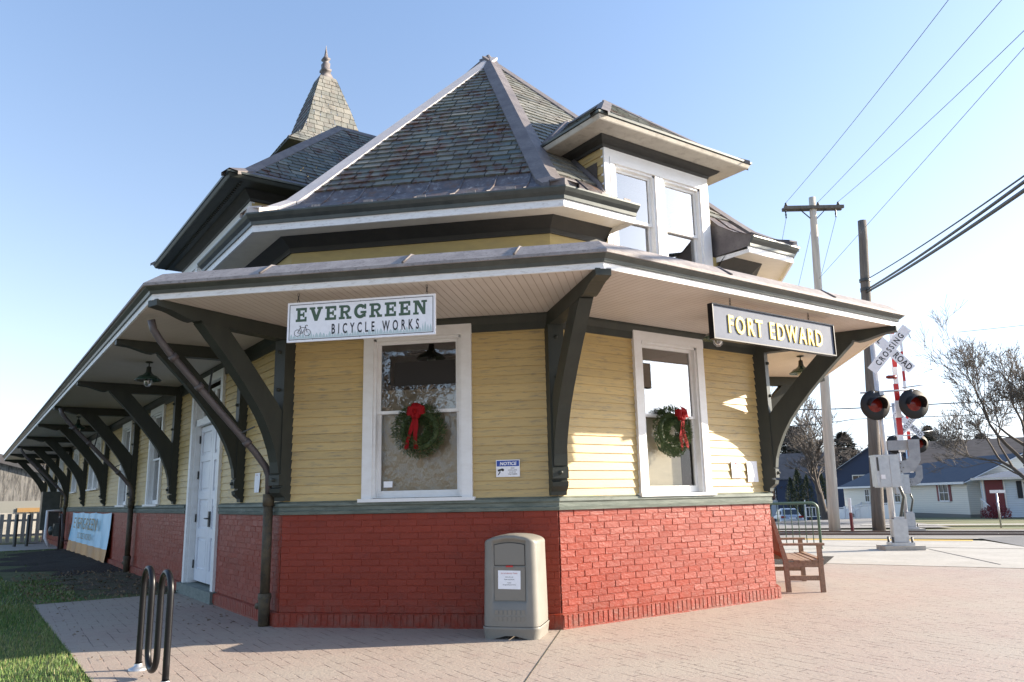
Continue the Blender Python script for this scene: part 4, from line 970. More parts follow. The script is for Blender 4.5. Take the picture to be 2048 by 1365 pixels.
notice(2, 3.04, 3.24, 1.44, 1.70, 'curling white sheet pinned next to the corner bracket', [])
# ================================================================ litter bin
t = thing('litter_bin', 'beige plastic litter bin with arched hood and a white notice, at the brick corner', 'litter bin', (-.01, -.545, 0), 0)
nrm = Vector((.66, -.751, 0)); ua = Vector((-nrm.y, nrm.x, 0)); G = Fr((0, 0, 0), ua, Z, nrm)
def ringp(hw, hd, r, notch=0, nx=.155):
    P = []
    if notch: front = [(-nx-.012, 0), (-nx, -notch), (-nx*.33, -notch), (nx*.33, -notch), (nx, -notch), (nx+.012, 0)]
    else: front = [(-nx-.012, 0), (-nx, 0), (-nx*.33, 0), (nx*.33, 0), (nx, 0), (nx+.012, 0)]
    P += [(x, hd+y) for x, y in front]
    for cx_, cy_, a0 in ((hw-r, hd-r, 90), (hw-r, -hd+r, 0), (-hw+r, -hd+r, -90), (-hw+r, hd-r, -180)):
        for j in range(7): a_ = R(a0-90*j/6); P.append((cx_+r*cos(a_), cy_+r*sin(a_)))
    return P
def arch(x, w_=.27, h=.062): return h*max(0, 1-(x/w_)**2)
rows = []
for z, hw, hd, nt_ in ((.115, .272, .268, 0), (.20, .272, .268, 0), (.33, .270, .266, 0), (.335, .270, .266, .018), (.60, .266, .262, .018), (.80, .262, .26, .018)):
    rows.append([G(x, z, y) for x, y in ringp(hw, hd, .085, nt_)])
rows.append([G(x, .825+arch(x)+.025, y) for x, y in ringp(.262, .26, .085, .018)])
rows.append([G(x, .825+arch(x)+.032, y) for x, y in ringp(.262, .26, .085, 0)])
for kx, dz in ((1, .048), (.985, .060), (.95, .067), (.80, .071), (.5, .073), (.01, .074)):
    rows.append([G(x*kx, .825+arch(x*kx)+dz, y*kx) for x, y in ringp(.262, .26, .085, 0)])
m_ = MB(); m_.grid(rows, True, True, False); m_.build('body', M['trash'], t)
rows = []
for z, hw in ((.0, .268), (.02, .27), (.085, .278), (.105, .283), (.112, .278)):
    rows.append([G(x, z if not (z < .05 and abs(x) < .17 and y > .1) else z+.035*(1-(x/.17)**2), y) for x, y in ringp(hw, hw-.004, .085, 0)])
m_ = MB(); m_.grid(rows, True, True, False); m_.build('base_skirt', M['trash'], t)
m_ = MB(); m_.prism([(-.153, .668), (.153, .668)]+[(.153-.306*i/10, .821+arch(.153-.306*i/10)-.0) for i in range(11)], G, .235, .2455); m_.build('flap_gap_shade', M['blackm'], t)  # black plate draws the shaded gap around the flap
m_ = MB(); m_.prism([(-.148, .675), (.148, .675)]+[(.148-.296*i/10, .815+arch(.148-.296*i/10)-.0) for i in range(11)], G, .235, .249); m_.build('flap', M['trashd'], t)
m_ = MB(); m_.prism([(-.15, .35), (.15, .35), (.15, .655), (-.15, .655)], G, .238, .253); m_.build('front_panel', M['trashd'], t)
m_ = MB()
for i in range(7):
    for z in (.165, .225): m_.prism([(-.145+.043*i, z), (-.145+.043*i+.030, z), (-.145+.043*i+.030, z+.042), (-.145+.043*i, z+.042)], G, .262, .2715)
m_.build('grille_pattern', M['trashd'], t)
m_ = MB(); m_.prism([(-.033, .655), (.033, .655), (.036, .662), (.033, .670), (-.033, .670), (-.036, .662)], G, .253, .257); m_.build('maker_badge', M['redp'], t)
n_ = MB(); n_.prism([(-.115, .455), (.105, .452), (.107, .622), (-.113, .626)], G, .2535, .2550); n_ = n_.build('notice_sheet', M['paper'], t)
for s_, z, h, mt in (('NO HOUSEHOLD TRASH', .592, .0125, 'inkr'), ('Small items only', .560, .0105, 'ink'), ('Please empty liquids', .538, .0105, 'ink'), ('Thanks!', .507, .0105, 'ink'), ('Evergreen Bicycle Works', .489, .0105, 'ink')):
    text(s_, Fr(G(-.004, z, .2556), G.a, G.b, G.c), h, M[mt], n_, ext=0, xs=.85, off=.008)
# ================================================================ bike rack
t = thing('bike_rack', 'black wave shaped tube bike rack standing on the paving', 'bike rack', (-.74, -3.79, 0))
pts = []; sp_ = .278; r_ = sp_/2; H = .80-r_
def seg(x, za, zb): return [Vector((x, 0, za+(zb-za)*i/4)) for i in range(5)]
pts += seg(0, .0, H); pts += [Vector((r_-r_*cos(pi*i/12), 0, H+r_*sin(pi*i/12))) for i in range(1, 12)]
pts += seg(sp_, H, .06+r_); pts += [Vector((sp_+r_-r_*cos(pi*i/12), 0, .06+r_-r_*sin(pi*i/12))) for i in range(1, 12)]
pts += seg(2*sp_, .06+r_, H); pts += [Vector((2*sp_+r_-r_*cos(pi*i/12), 0, H+r_*sin(pi*i/12))) for i in range(1, 12)]
pts += seg(3*sp_, H, 0)
dx = Vector((1, .045, 0)).normalized(); pts = [dx*p.x+Z*p.z for p in pts]
m_ = MB(); m_.tube(pts, .0245, 14); m_.build('tube', M['black'], t)
for x in (0, 3*sp_):
    m_ = MB(); m_.lathe([(.075, 0), (.075, .012), (.05, .022), (.033, .03), (.031, .05)], dx*x, n=16); m_.build('foot_flange', M['galv'], t)
# ================================================================ bench on the platform side
F = W(3); bo = F(.60, 0, .20); t = thing('park_bench', 'weathered brown wooden bench with arms against the platform side wall', 'bench', bo); G = Fr((0, 0, 0), F.a, F.b, F.c); L_ = 1.45
for x in (.035, L_-.035):
    m_ = MB(); m_.prism([(.46, 0), (.52, 0), (.515, .60), (.455, .60)], Fr((0, 0, 0), F.c, F.b, -F.a), -x-.03, -x+.03); m_.build('front_leg', M['teak'], t)
    m_ = MB(); m_.prism([(.02, 0), (.085, 0), (.075, .40), (-.07, .98), (-.115, .98), (.01, .40)], Fr((0, 0, 0), F.c, F.b, -F.a), -x-.03, -x+.03); m_.build('rear_leg', M['teak'], t)
    m_ = MB(); m_.prism([(-.03, .60), (.55, .60), (.55, .63), (-.03, .63)], Fr((0, 0, 0), F.c, F.b, -F.a), -x-.045, -x+.045); m_.build('armrest', M['teak'], t)
    m_ = MB(); bx(m_, G, x-.02, x+.02, .15, .21, .08, .46); bx(m_, G, x-.02, x+.02, .32, .39, .07, .46); m_.build('side_rail', M['teak'], t)
m_ = MB()
for i in range(6):
    o_ = .07+.078*i; z_ = .405-.02*sin(pi*i/5); bx(m_, G, 0, L_, z_, z_+.022, o_, o_+.068)
m_.build('seat', M['teak'], t)
m_ = MB()
for i in range(12):
    x = .12+(L_-.24)*i/11; m_.bar(G(x, .45, .045), G(x, .90, -.075), .06, .016, F.c)
m_.bar(G(.03, .92, -.09), G(L_-.03, .92, -.09), .035, .09, Z); m_.bar(G(.03, .46, .04), G(L_-.03, .46, .04), .03, .06, Z); m_.build('backrest', M['teak'], t)
# open red door leaf beyond the bench (a part of the station)
F = W(3); M['reddoor'] = pm('red door paint', (.36, .035, .02), .4, (.31, .03, .02), 6)
m_ = MB(); hz_ = F(2.30, 0, .04); dv = (F.c*.95+F.a*.30).normalized(); dn_ = Vector((-dv.y, dv.x, 0)); Gd = Fr(hz_, dv, Z, dn_)
bx(m_, Gd, 0, .30, .20, 1.12, -.02, .02); od = m_.build('side_door', M['reddoor'], ST)
m_ = MB(); bx(m_, Gd, .0, .26, 1.12, 1.50, -.018, .018); m_.build('door_window', M['white'], od)
m_ = MB()
for q in ((.04, .06, .3, 1.0), (.24, .26, .3, 1.0), (.06, .24, .98, 1.0), (.06, .24, .3, .32)): bx(m_, Gd, *q, -.024, .024)
m_.build('door_moulding', M['cream'], od)
# ================================================================ banner on the long wall
F = W(0); t = thing('banner', 'light blue cloth banner EVERGREEN BICYCLE WORKS leaning against the brick base', 'banner', F(-15.3, 0, .2)); G = rel(F, t)
a, b, c, e = -19.0, -11.55, .04, 1.16
M['bblue'] = pm('banner blue', (.30, .62, .82), .4, (.42, .70, .88), 1.2, spec=.6); M['borange'] = pm('banner orange', (.60, .32, .11), .5, (.42, .24, .11), 1.2); M['bgold'] = pm('banner gold letters', (.22, .17, .06), .5)
def bo_(u, z): return .14-.07*(z-c)/(e-c)+.018*sin(u*5.2+z*3)+.012*sin(u*11)*(z-c)
def rowsb(z0, z1, n): return [[G(a+(b-a)*i/60, z0+(z1-z0)*j/n+(-.03*sin(pi*((i % 20)/20)) if z1 == e and j == n else 0), bo_(a+(b-a)*i/60, z0+(z1-z0)*j/n)) for i in range(61)] for j in range(n+1)]
m_ = MB(); m_.grid(rowsb(c+.30, e, 5)); m_.build('cloth', M['bblue'], t)
m_ = MB(); m_.grid(rowsb(c, c+.30, 3)); m_.build('cloth_lower_band', M['borange'], t)
tl_ = Vector((0, -1, -.36)).normalized() # leaning face axes
bb_ = (G(0, e, bo_(0, e))-G(0, c, bo_(0, c))).normalized(); cc_ = F.a.cross(bb_)
def onb(u, z, lift=.07): return G(u, z, .14-.07*(z-c)/(e-c))+cc_*lift
text('EVERGREEN', Fr(onb(-15.3, .72), F.a, bb_, cc_), .31, M['bgold'], t, ext=.0, xs=2.1, off=.0)
text('BICYCLE WORKS', Fr(onb(-15.1, .47), F.a, bb_, cc_), .16, M['bgold'], t, ext=.0, xs=1.6, off=.0)
text('& TEAMS', Fr(onb(-12.8, .62), F.a, bb_, cc_), .14, M['blue'], t, ext=.0, xs=1.2, off=.02) if False else None
# ================================================================ meters and utilities at the far end
F = W(0); t = thing('gas_meter', 'grey gas meter with pipes against the brick base beyond the banner', 'meter', F(-20.0, 0, .3)); G = rel(F, t)
m_ = MB(); m_.box(G(-20.0, .62, .32), (.42, .28, .38)); m_.lathe([(.14, 0), (.14, .08), (.05, .12)], G(-20.0, .60, .48), F.c, 12); m_.build('meter_body', M['gut'], t)
m_ = MB(); m_.tube([G(-19.8, 0, .3), G(-19.8, 1.1, .3), G(-19.4, 1.1, .3), G(-19.4, .3, .25), G(-19.4, .3, .02)], .03, 8); m_.tube([G(-20.2, .8, .3), G(-20.2, 1.0, .3), G(-19.8, 1.0, .3)], .03, 8); m_.build('pipework', M['pipe'], t)
t = thing('electric_cabinet', 'dark grey electric cabinet on the far end of the long wall', 'cabinet', F(-23.2, 0, .3)); G = rel(F, t)
m_ = MB(); bx(m_, G, -23.6, -22.9, .55, 1.85, .08, .62); m_.build('cabinet_body', M['gut'], t)
m_ = MB(); m_.tube([G(-22.7, 1.2, .05), G(-22.7, 1.2, .45), G(-22.7, .3, .45), G(-22.75, .0, .3)], .05, 8); m_.build('conduit', M['paper'], t)
for i, (x, y) in enumerate(((-26.4, -3.4), (-26.2, -3.05))):
    t = thing('bollard', ('slim dark bollard, the left of the pair by the far path', 'slim dark bollard, the right of the pair by the far path')[i], 'bollard', (x, y, 0), 0, 'bollards by the far path')
    m_ = MB(); m_.lathe([(.055, 0), (.055, 1.05), (.04, 1.08), (0, 1.085)], (0, 0, 0), n=10); m_.build('post', M['gut'], t)
# picket fence far left
t = thing('wooden_fence', 'grey wooden picket fence beyond the lawn at the far left', 'fence', (-29.6, -4, 0)); y = -9.0; M['oldwood'] = pm('old grey wood', (.40, .38, .34), .9, (.28, .265, .24), 4, (3, 3, .5))
m_ = MB()
while y < 4.5: m_.box((0, y+4, .56), (.02, .135, 1.08+rnd(-.02, .02))); y += .24
m_.build('picket_row', M['oldwood'], t)
m_ = MB()
for z in (.3, .85): m_.box((-.035, 1.7, z), (.04, 13.4, .08))
m_.build('rail', M['oldwood'], t)
# barn
def gable_house(name, label, cat, o, ang, wd, dp, eh, rh, wall, roof, trim='white', ov=.3, base=None, group=None):
    """box of width wd (along a) and depth dp (along c, away); ridge along c; front gable in plane c=0"""
    t = thing(name, label, cat, o, ang, group)
    X, Y = Vector((1, 0, 0)), Vector((0, 1, 0))
    m_ = MB(); v = lambda a_, b_, z_: Vector((a_, b_, z_))
    m_.face([v(0, 0, 0), v(wd, 0, 0), v(wd, 0, eh), v(wd/2, 0, rh), v(0, 0, eh)]); m_.face([v(wd, dp, 0), v(0, dp, 0), v(0, dp, eh), v(wd/2, dp, rh), v(wd, dp, eh)])
    m_.face([v(0, dp, 0), v(0, 0, 0), v(0, 0, eh), v(0, dp, eh)]); m_.face([v(wd, 0, 0), v(wd, dp, 0), v(wd, dp, eh), v(wd, 0, eh)]); m_.build('wall', M[wall], t)
    sl = (rh-eh)/(wd/2); m_ = MB(); th = .10
    for sg_ in (-1, 1):
        ex_ = wd/2+sg_*(wd/2+ov); ez = eh-ov*sl
        A_ = [v(ex_, -ov, ez+.02), v(ex_, dp+ov, ez+.02), v(wd/2, dp+ov, rh+.02), v(wd/2, -ov, rh+.02)]; B_ = [p+Z*th for p in A_]
        m_.face(B_ if sg_ < 0 else B_[::-1]); m_.face(A_)
        for i in range(4): j = (i+1) % 4; m_.face([A_[i], A_[j], B_[j], B_[i]])
    m_.build('roof', M[roof], t)
    m_ = MB()
    for sg_ in (-1, 1):
        ex_ = wd/2+sg_*(wd/2+ov); ez = eh-ov*sl
        for yy in (-ov-.02, dp+ov+.02): m_.bar(v(ex_, yy, ez+.05), v(wd/2, yy, rh+.05), .03, .16, Y)
        m_.box(v(ex_+sg_*.015, dp/2, ez+.05), (.03, dp+2*ov, .14))
    m_.build('roof_trim', M[trim], t)
    if base:
        m_ = MB(); m_.box(v(wd/2, dp/2, -.3), (wd+.04, dp+.04, 1.3 if False else .9)); m_.build('foundation', M[base], t)
    return t
def hwin(t, p, n, w_, h, trim='white', shut=None, sides=1):
    """window on a wall: centre p (local), outward normal n"""
    n = Vector(n); a_ = Vector((-n.y, n.x, 0)); G = Fr(p, a_, Z, n)
    m_ = MB()
    for q in ((-w_/2-.08, w_/2+.08, h/2, h/2+.1), (-w_/2-.08, w_/2+.08, -h/2-.1, -h/2), (-w_/2-.08, -w_/2, -h/2, h/2), (w_/2, w_/2+.08, -h/2, h/2), (-w_/2, w_/2, -.02, .02), (-.015, .015, .02, h/2), (-.015, .015, -h/2, -.02)): bx(m_, G, *q, -.02, .05)
    f = m_.build('window_frame', M[trim], t)
    m_ = MB(); bx(m_, G, -w_/2, w_/2, -h/2, h/2, -.02, .012); m_.build('pane', M['pane'], f)
    if shut:
        for s_ in (-1, 1):
            m_ = MB(); c_ = s_*(w_/2+.08+.13); bx(m_, G, c_-.12, c_+.12, -h/2-.05, h/2+.05, 0, .04); m_.build('shutter', M[shut], t)
def clap(name, c1, c2, s_=.12):
    m, t_, b_ = nodes(name); b_.inputs['Roughness'].default_value = .6
    tc = N(t_, 'ShaderNodeTexCoord'); sx = N(t_, 'ShaderNodeSeparateXYZ'); t_.links.new(tc.outputs['Object'], sx.inputs[0])
    mu = N(t_, 'ShaderNodeMath', operation='MULTIPLY'); mu.inputs[1].default_value = 1/s_; fr = N(t_, 'ShaderNodeMath', operation='FRACT'); t_.links.new(sx.outputs[2], mu.inputs[0]); t_.links.new(mu.outputs[0], fr.inputs[0])
    t_.links.new(ramp(t_, fr.outputs[0], .02, c2, .16, c1), b_.inputs['Base Color']); bump(t_, b_, fr.outputs[0], .5, .02); return m
M['pane'] = pm('dark window pane', (.04, .05, .06), .08, spec=.8)
M['creamsid'] = clap('cream siding', (.78, .75, .66), (.50, .48, .42)); M['bluesid'] = clap('light blue siding', (.60, .69, .78), (.40, .46, .53)); M['navysid'] = clap('dark blue siding', (.028, .045, .095), (.018, .03, .06)); M['whitesid'] = clap('white siding', (.55, .60, .68), (.4, .43, .5))
M['shing'] = pm('slate blue shingles', (.045, .060, .085), .85, (.06, .075, .10), 3, (1, 1, 1), .35, .7, .3, 40); M['shing2'] = pm('grey blue shingles', (.10, .13, .18), .85, (.13, .16, .21), 3); M['shingb'] = pm('brown shingles', (.105, .085, .07), .9, (.15, .12, .10), 1.5, (1, 1, 6), .35, .65); M['shingg'] = pm('dark grey shingles', (.06, .06, .065), .9, (.085, .08, .085), 2)
M['maroon'] = pm('maroon paint', (.16, .025, .035), .5); M['block'] = pm('grey foundation', (.22, .22, .20), .9); M['darkp'] = pm('dark shutter', (.015, .02, .03), .6)
M['ivy'] = pm('grey boards with dead ivy', (.20, .195, .185), .95, (.07, .068, .066), 1.6, (1, 5, .8), .38, .6, .6, 20, col3=(.30, .27, .23), scale3=5)
b_ = gable_house('barn', 'old grey board barn covered in dead ivy behind the picket fence', 'barn', (-39, -9.5, 0), 0, 1, 1, 3.0, 5, 'ivy', 'shingb') if False else None
t = thing('barn', 'old grey board barn covered in dead ivy behind the picket fence', 'barn', (-38.5, -3, 0))
m_ = MB(); v = lambda y_, z_, x_=0: Vector((x_, y_, z_))
m_.face([v(-9, 1.65), v(5, 1.65), v(5, 1.9), v(-3.4, 4.35), v(-9, 3.6)][::1]); m_.face([v(5, 0), v(5, 1.9), v(5, 1.9, -8), v(5, 0, -8)]); m_.build('wall', M['ivy'], t)
m_ = MB(); m_.box((.0, -2, .55), (.12, 14, 1.1)); m_.build('lower_wall', M['oldwood'], t)
m_ = MB(); m_.box((.0, -2, 1.38), (.14, 14, .55)); m_.build('white_band', M['block'], t)
m_ = MB(); m_.bar(v(5.4, 1.9, .2), v(-3.4, 4.45, .2), .4, .06, (1, 0, 0)); m_.bar(v(-3.4, 4.45, .2), v(-9.4, 3.65, .2), .4, .06, (1, 0, 0)); m_.build('roof_edge', M['shingg'], t)
m_ = MB(); m_.box((.1, 1.3, 1.22), (.1, 2.2, .2)); M['dullor'] = pm('dull orange boards', (.30, .18, .07), .8); m_.build('orange_panel', M['dullor'], t)
# ---- houses at the right
def rz(v): return math.atan2(v[1], v[0])
GA = (.578, .819)      # gable wall direction of the ranch house
C_ = Vector((-16.95, 44.6)); t = gable_house('ranch_house', 'cream ranch house with dark blue roof and two gables', 'house', (C_.x, C_.y, gz(*C_)), rz(GA), 6.8, 8.5, 2.12, 3.62, 'creamsid', 'shing', base='block', ov=.35)
hwin(t, (0, 2.6, 1.45), (-1, 0, 0), 1.0, .95, shut='maroon')
t2 = gable_house('ranch_house_wing', 'set back wing of the cream ranch house with the white porch rail', 'house', (C_.x-.819*8.5+.578*.6, C_.y+.578*8.5+.819*.6, gz(-24, 50)), rz(GA), 7.4, 11, 2.25, 3.75, 'creamsid', 'shing', base='block', ov=.35)
hwin(t2, (0, 1.5, 1.5), (-1, 0, 0), .8, .9)
m_ = MB(); bx(m_, Fr((-.03, 3.3, 0), (0, -1, 0), (0, 0, 1), (-1, 0, 0)), -.4, .4, .45, 1.95, 0, .04); m_.build('door', M['darkp'], t2)
for yy in (3.85, 2.75):
    m_ = MB(); m_.box((-.05, yy, 1.2), (.06, .10, 1.6)); m_.build('door_trim', M['white'], t2)
hwin(t2, (0, 6.5, 1.5), (-1, 0, 0), .7, .9)
m_ = MB(); m_.box((-.8, 3.2, .2), (1.6, 1.8, .42)); m_.box((-1.9, 3.2, .08), (.9, 1.8, .25)); m_.build('porch_step', M['block'], t2)
m_ = MB()
for y_ in (2.3, 4.1):
    m_.box((-.8, y_, .95), (1.6, .05, .05)); m_.bar((-1.6, y_, .95), (-2.9, y_, .45), .05, .05)
    for i in range(12): m_.box((-.05-.14*i, y_, .68), (.03, .03, .5))
    for i in range(8): m_.box((-1.7-.15*i, y_, .64-.058*i), (.03, .03, .5))
    m_.box((-1.6, y_, .6), (.09, .09, .9)); m_.box((-2.9, y_, .3), (.09, .09, .8))
m_.build('porch_railing', M['white'], t2)
LA = Vector((.93, .37)); C_ = Vector((-14.3, 40.5))
t = thing('blue_house', 'light blue clapboard house with grey blue roof and maroon door at the right edge', 'house', (C_.x, C_.y, gz(*C_)), rz(LA))
m_ = MB(); m_.box((6, 3.5, 1.05), (12, 7, 2.1)); m_.build('wall', M['bluesid'], t)
m_ = MB(); m_.face([(-.35, -.4, 2.10), (12.4, -.4, 2.10), (12.4, 3.5, 2.95), (3.6, 3.5, 2.95)]); m_.face([(-.35, -.4, 2.10), (3.6, 3.5, 2.95), (-.35, 7.4, 2.10)]); m_.face([(-.35, -.4, 2.0), (12.4, -.4, 2.0), (12.4, 7.4, 2.0), (-.35, 7.4, 2.0)]); m_.build('roof', M['shing2'], t)
m_ = MB(); m_.box((6, -.42, 2.05), (12.8, .04, .12)); m_.box((-.37, 3.5, 2.05), (.04, 7.8, .12)); m_.build('eave_trim', M['white'], t)
m_ = MB(); m_.box((.62, -.02, 1.15), (.85, .06, 1.75)); m_.build('door', M['maroon'], t); m_ = MB(); m_.box((.12, -.03, 1.1), (.08, .08, 1.95)); m_.box((1.1, -.03, 1.1), (.06, .06, 1.95)); m_.build('door_trim', M['white'], t)
hwin(t, (2.2, 0, 1.45), (0, -1, 0), .42, .8, shut='darkp'); hwin(t, (3.9, 0, 1.35), (0, -1, 0), .5, 1.0)
m_ = MB(); m_.bar((-.05, -.3, 1.0), (.5, -1.4, .45), .05, .05)
for i in range(7): m_.box((-.05+.08*i, -.3-.17*i, .66-.08*i), (.03, .03, .62))
m_.build('stair_rail', M['white'], t)
C_ = Vector((-33, 60)); t = gable_house('brown_roof_house', 'long house with weathered brown roof behind the cream ranch house', 'house', (-29.2, 61, gz(-29, 61)), rz((-.42, .907)), 9, 16, 3.6, 5.9, 'whitesid', 'shingb', ov=.4)
t.rotation_euler = (0, 0, rz((.42, -.907))+pi/2+R(15)); t.location = (-29.5, 62.5, gz(-29, 61)); t.rotation_euler = (0, 0, R(-62)); 
t = gable_house('navy_house', 'dark blue two storey house with gable and grey roof behind the poles', 'house', (-42.2, 70.0, -1.9), R(30), 9.5, 11, 5.2, 8.3, 'navysid', 'shingg', trim='whitesid', ov=.4)
hwin(t, (2.4, 0, 3.9), (0, -1, 0), 1.1, 1.7, 'cream'); hwin(t, (6.6, 0, 4.6), (0, -1, 0), 1.1, 1.5, 'cream'); hwin(t, (6.2, 0, 1.8), (0, -1, 0), 1.1, 1.5, 'cream')
m_ = MB(); m_.box((-3.0, 6, 2.3), (6, 9, 4.6)); m_.build('side_wing', M['navysid'], t); m_ = MB(); m_.face([(-6.4, 1.2, 4.6), (-.0, 1.2, 4.6), (.0, 6, 7.6), (-6.4, 6, 7.6)]); m_.build('wing_roof', M['shingg'], t)
m_ = MB(); m_.box((4.7, 5, 8.5), (.7, .7, 1.5)); m_.build('chimney', M['brick'], t)
t = gable_house('white_house', 'pale white house far behind the railing and arborvitae', 'house', (-56, 74.5, -2.3), R(30), 7, 9, 5.0, 7.0, 'whitesid', 'shingg', ov=.3)
hwin(t, (2.0, 0, 3.4), (0, -1, 0), .8, 1.3, 'white', shut='darkp'); hwin(t, (5.0, 0, 3.4), (0, -1, 0), .8, 1.3, 'white', shut='darkp'); m_ = MB(); m_.box((4.9, -.05, 1.2), (2.4, .1, 2.0)); m_.build('garage_door', M['white'], t)
# white vinyl fence
t = thing('vinyl_fence', 'white vinyl fence running behind the utility poles', 'fence', (-35, 57.4, 0)); m_ = MB(); p0, p1 = Vector((-35.4, 57.8)), Vector((-19.5, 41.6)); n = 9
pst = MB()
for i in range(n):
    a_, b_ = p0.lerp(p1, i/n), p0.lerp(p1, (i+1)/n); za, zb = gz(*a_)-.1, gz(*b_)-.1; A_, B_ = Vector((*a_, za))-Vector((-35, 57.4, 0)), Vector((*b_, zb))-Vector((-35, 57.4, 0))
    m_.face([A_, B_, B_+Z*.92, A_+Z*.92]); m_.bar(A_+Z*1.0, B_+Z*1.0, .06, .06); pst.bar(A_, A_+Z*1.1, .12, .12)
m_.build('panel', M['white'], t); pst.build('post', M['white'], t)
t = thing('porch', 'small white porch railing between the tree and the arborvitae', 'porch', (-36.4, 56.4, gz(-36, 56)), R(35))
m_ = MB(); m_.box((.8, 0, 1.15), (1.7, .06, .06)); m_.box((.8, 0, .35), (1.7, .06, .06))
for i in range(7): m_.box((.0+.26*i, 0, .75), (.05, .05, .8))
for x in (-.05, 1.65): m_.box((x, 0, .9), (.1, .1, 1.8))
m_.build('railing', M['white'], t)
# ================================================================ trees
def bare_tree(name, label, loc, h, r0, seed, depth=6, spread=.55, lean=(0, 0), mat='bark', kids=3, group='bare winter trees', rz_=0, twig=1.0, first=.28, minr=.004, lratio=.74):
    rg = random.Random(seed); t = thing(name, label, 'tree', loc, rz_, group); tr = MB(); tw = MB()
    def grow(p, d, L, r, k):
        n = 4 if k > 1 else 2; pts = [p.copy()]; q = p.copy(); dd = d.copy()
        for i in range(n):
            dd = (dd+Vector((rg.gauss(0, .10), rg.gauss(0, .10), rg.gauss(.03, .07)))*(1.2 if k < depth else .35)).normalized(); q = q+dd*L/n; pts.append(q.copy())
        r1 = r*(.62 if k > 0 else .3)
        mb_ = tr if k >= depth-2 else tw
        mb_.tube(pts, [max(minr, r+(r1-r)*i/n) for i in range(n+1)], 7 if k >= depth-1 else (4 if k > 1 else 3), cap=False)
        if k == 0: return
        nk = kids+(1 if rg.random() < .5 else 0)
        for j in range(nk):
            f = rg.uniform(.45, 1) if j else 1.0; idx = min(n, max(1, int(f*n+.5))); bp = pts[idx]
            ax = dd.orthogonal().normalized(); ax.rotate(Matrix.Rotation(rg.uniform(0, 2*pi), 3, dd)); sp_ = spread*rg.uniform(.6, 1.35)*(0.55 if j == 0 else 1)
            nd = (dd*cos(sp_)+ax*sin(sp_)+Vector((0, 0, .10))).normalized()
            grow(bp, nd, L*lratio*rg.uniform(.75, 1.15), max(minr, r1*rg.uniform(.65, .95)), k-1)
    grow(Vector((0, 0, -.1)), Vector((lean[0], lean[1], 1)).normalized(), h*first, r0, depth)
    tr.build('trunk', M[mat], t); tw.build('crown', M['twig'], t); return t
bare_tree('bare_tree', 'big spreading bare tree at the right edge behind the light blue house', (-9.6, 37.7, gz(-9.6, 37.7)), 10.6, .24, 12, 7, .62, (-.35, -.05), kids=3, minr=.009)
tm = bare_tree('bare_tree', 'dark bare tree with low spreading limbs just left of the pale utility pole', (-27.9, 46.5, gz(-27.9, 46.5)), 9.5, .30, 4, 6, .62, (-.15, -.1), kids=3, minr=.016)
tb = bare_tree('bare_tree', 'bare tree in the row behind the houses', (-41, 78, -2), 12, .25, 21, 6, .5, kids=3, minr=.03)
lab = ['bare tree behind the brown roofed house', 'bare tree behind the cream ranch gable', 'bare tree far behind the navy house chimney', 'bare tree above the white vinyl fence', 'bare tree above the crossing signal lights', 'bare tree at the far right skyline', 'bare tree between the mid limbs and the navy house roof', 'bare tree rising behind the arborvitae row', 'bare tree behind the navy house wing']
for i, (x, y, a_, s_) in enumerate(((-31, 82, 1.1, .85), (-22, 84, 2.3, .85), (-50, 84, .4, .95), (-35.5, 72, 3.3, .7), (-38, 90, 5, .95), (-14, 80, 4.2, .8), (-47, 76, 2.0, .72), (-49, 68, 0.6, .62), (-53, 79, 3.9, .8))): dup(tb, None, (x, y, gz(x, y)), a_, s_, lab[i])
for i, (x, y, a_, s_) in enumerate(((-55, -1.2, 1, .62), (-52, -6.5, 2.5, .55), (-60, 3, 4, .8))): dup(tb, None, (x, y, 0), a_, s_, ('bare tree beyond the barn, seen left of the canopy end', 'smaller bare tree beyond the barn at the left edge', 'bare tree behind the barn roof under the canopy')[i])
dup(tm, None, (8.5, -23, 0), 1.2, 1.05, 'bare tree across the lawn, seen reflected in the shaded window'); dup(tm, None, (26, 24, 0), .2, .8, 'bare tree across the street, seen reflected in the sunlit window')
M['ivyleaf'] = pm('tan dead leaves', (.30, .20, .10), .9, (.22, .15, .08), 3)
def conifer(name, label, loc, h, rad, mat, seed, n=2600, group=None, col=False, rag=.35, lw=.10):
    rg = random.Random(seed); t = thing(name, label, 'tree', loc, 0, group); m_ = MB()
    m_.tube([(0, 0, -.1), (0, 0, h*.95)], [rad*.09+.03, .01], 6); m_.build('trunk', M['bark'], t); m_ = MB()
    lumps = [(rg.uniform(0, 2*pi), rg.uniform(.1, .95), rg.uniform(.7, 1.25)) for _ in range(26)]
    for i in range(n):
        f = rg.random()**.8; a_ = rg.uniform(0, 2*pi)
        prof_ = (1-f)**.75 if not col else min(1, (1-f)*2.6)**.8*(.85+.15*sin(f*3))
        lm = max([l[2] if (abs((a_-l[0]+pi) % (2*pi)-pi) < .5 and abs(f-l[1]) < .1) else .82 for l in lumps])
        rr_ = rad*prof_*lm*rg.uniform(1-rag*1.6, 1+rag*.25); z_ = h*(.04+.95*f); s_ = lw*rg.uniform(.6, 1.4)*(h/6)
        p = Vector((cos(a_)*rr_, sin(a_)*rr_, z_)); d_ = Vector((cos(a_), sin(a_), rg.uniform(-.5, .5) if not col else rg.uniform(.6, 2))).normalized(); sd = Vector((-sin(a_), cos(a_), rg.uniform(-.5, .5)))*s_*.45
        m_.face([p-sd, p+sd, p+d_*s_*1.6+sd*.3, p+d_*s_*1.9, p+d_*s_*1.5-sd*.4])
    m_.build('crown', M[mat], t); return t
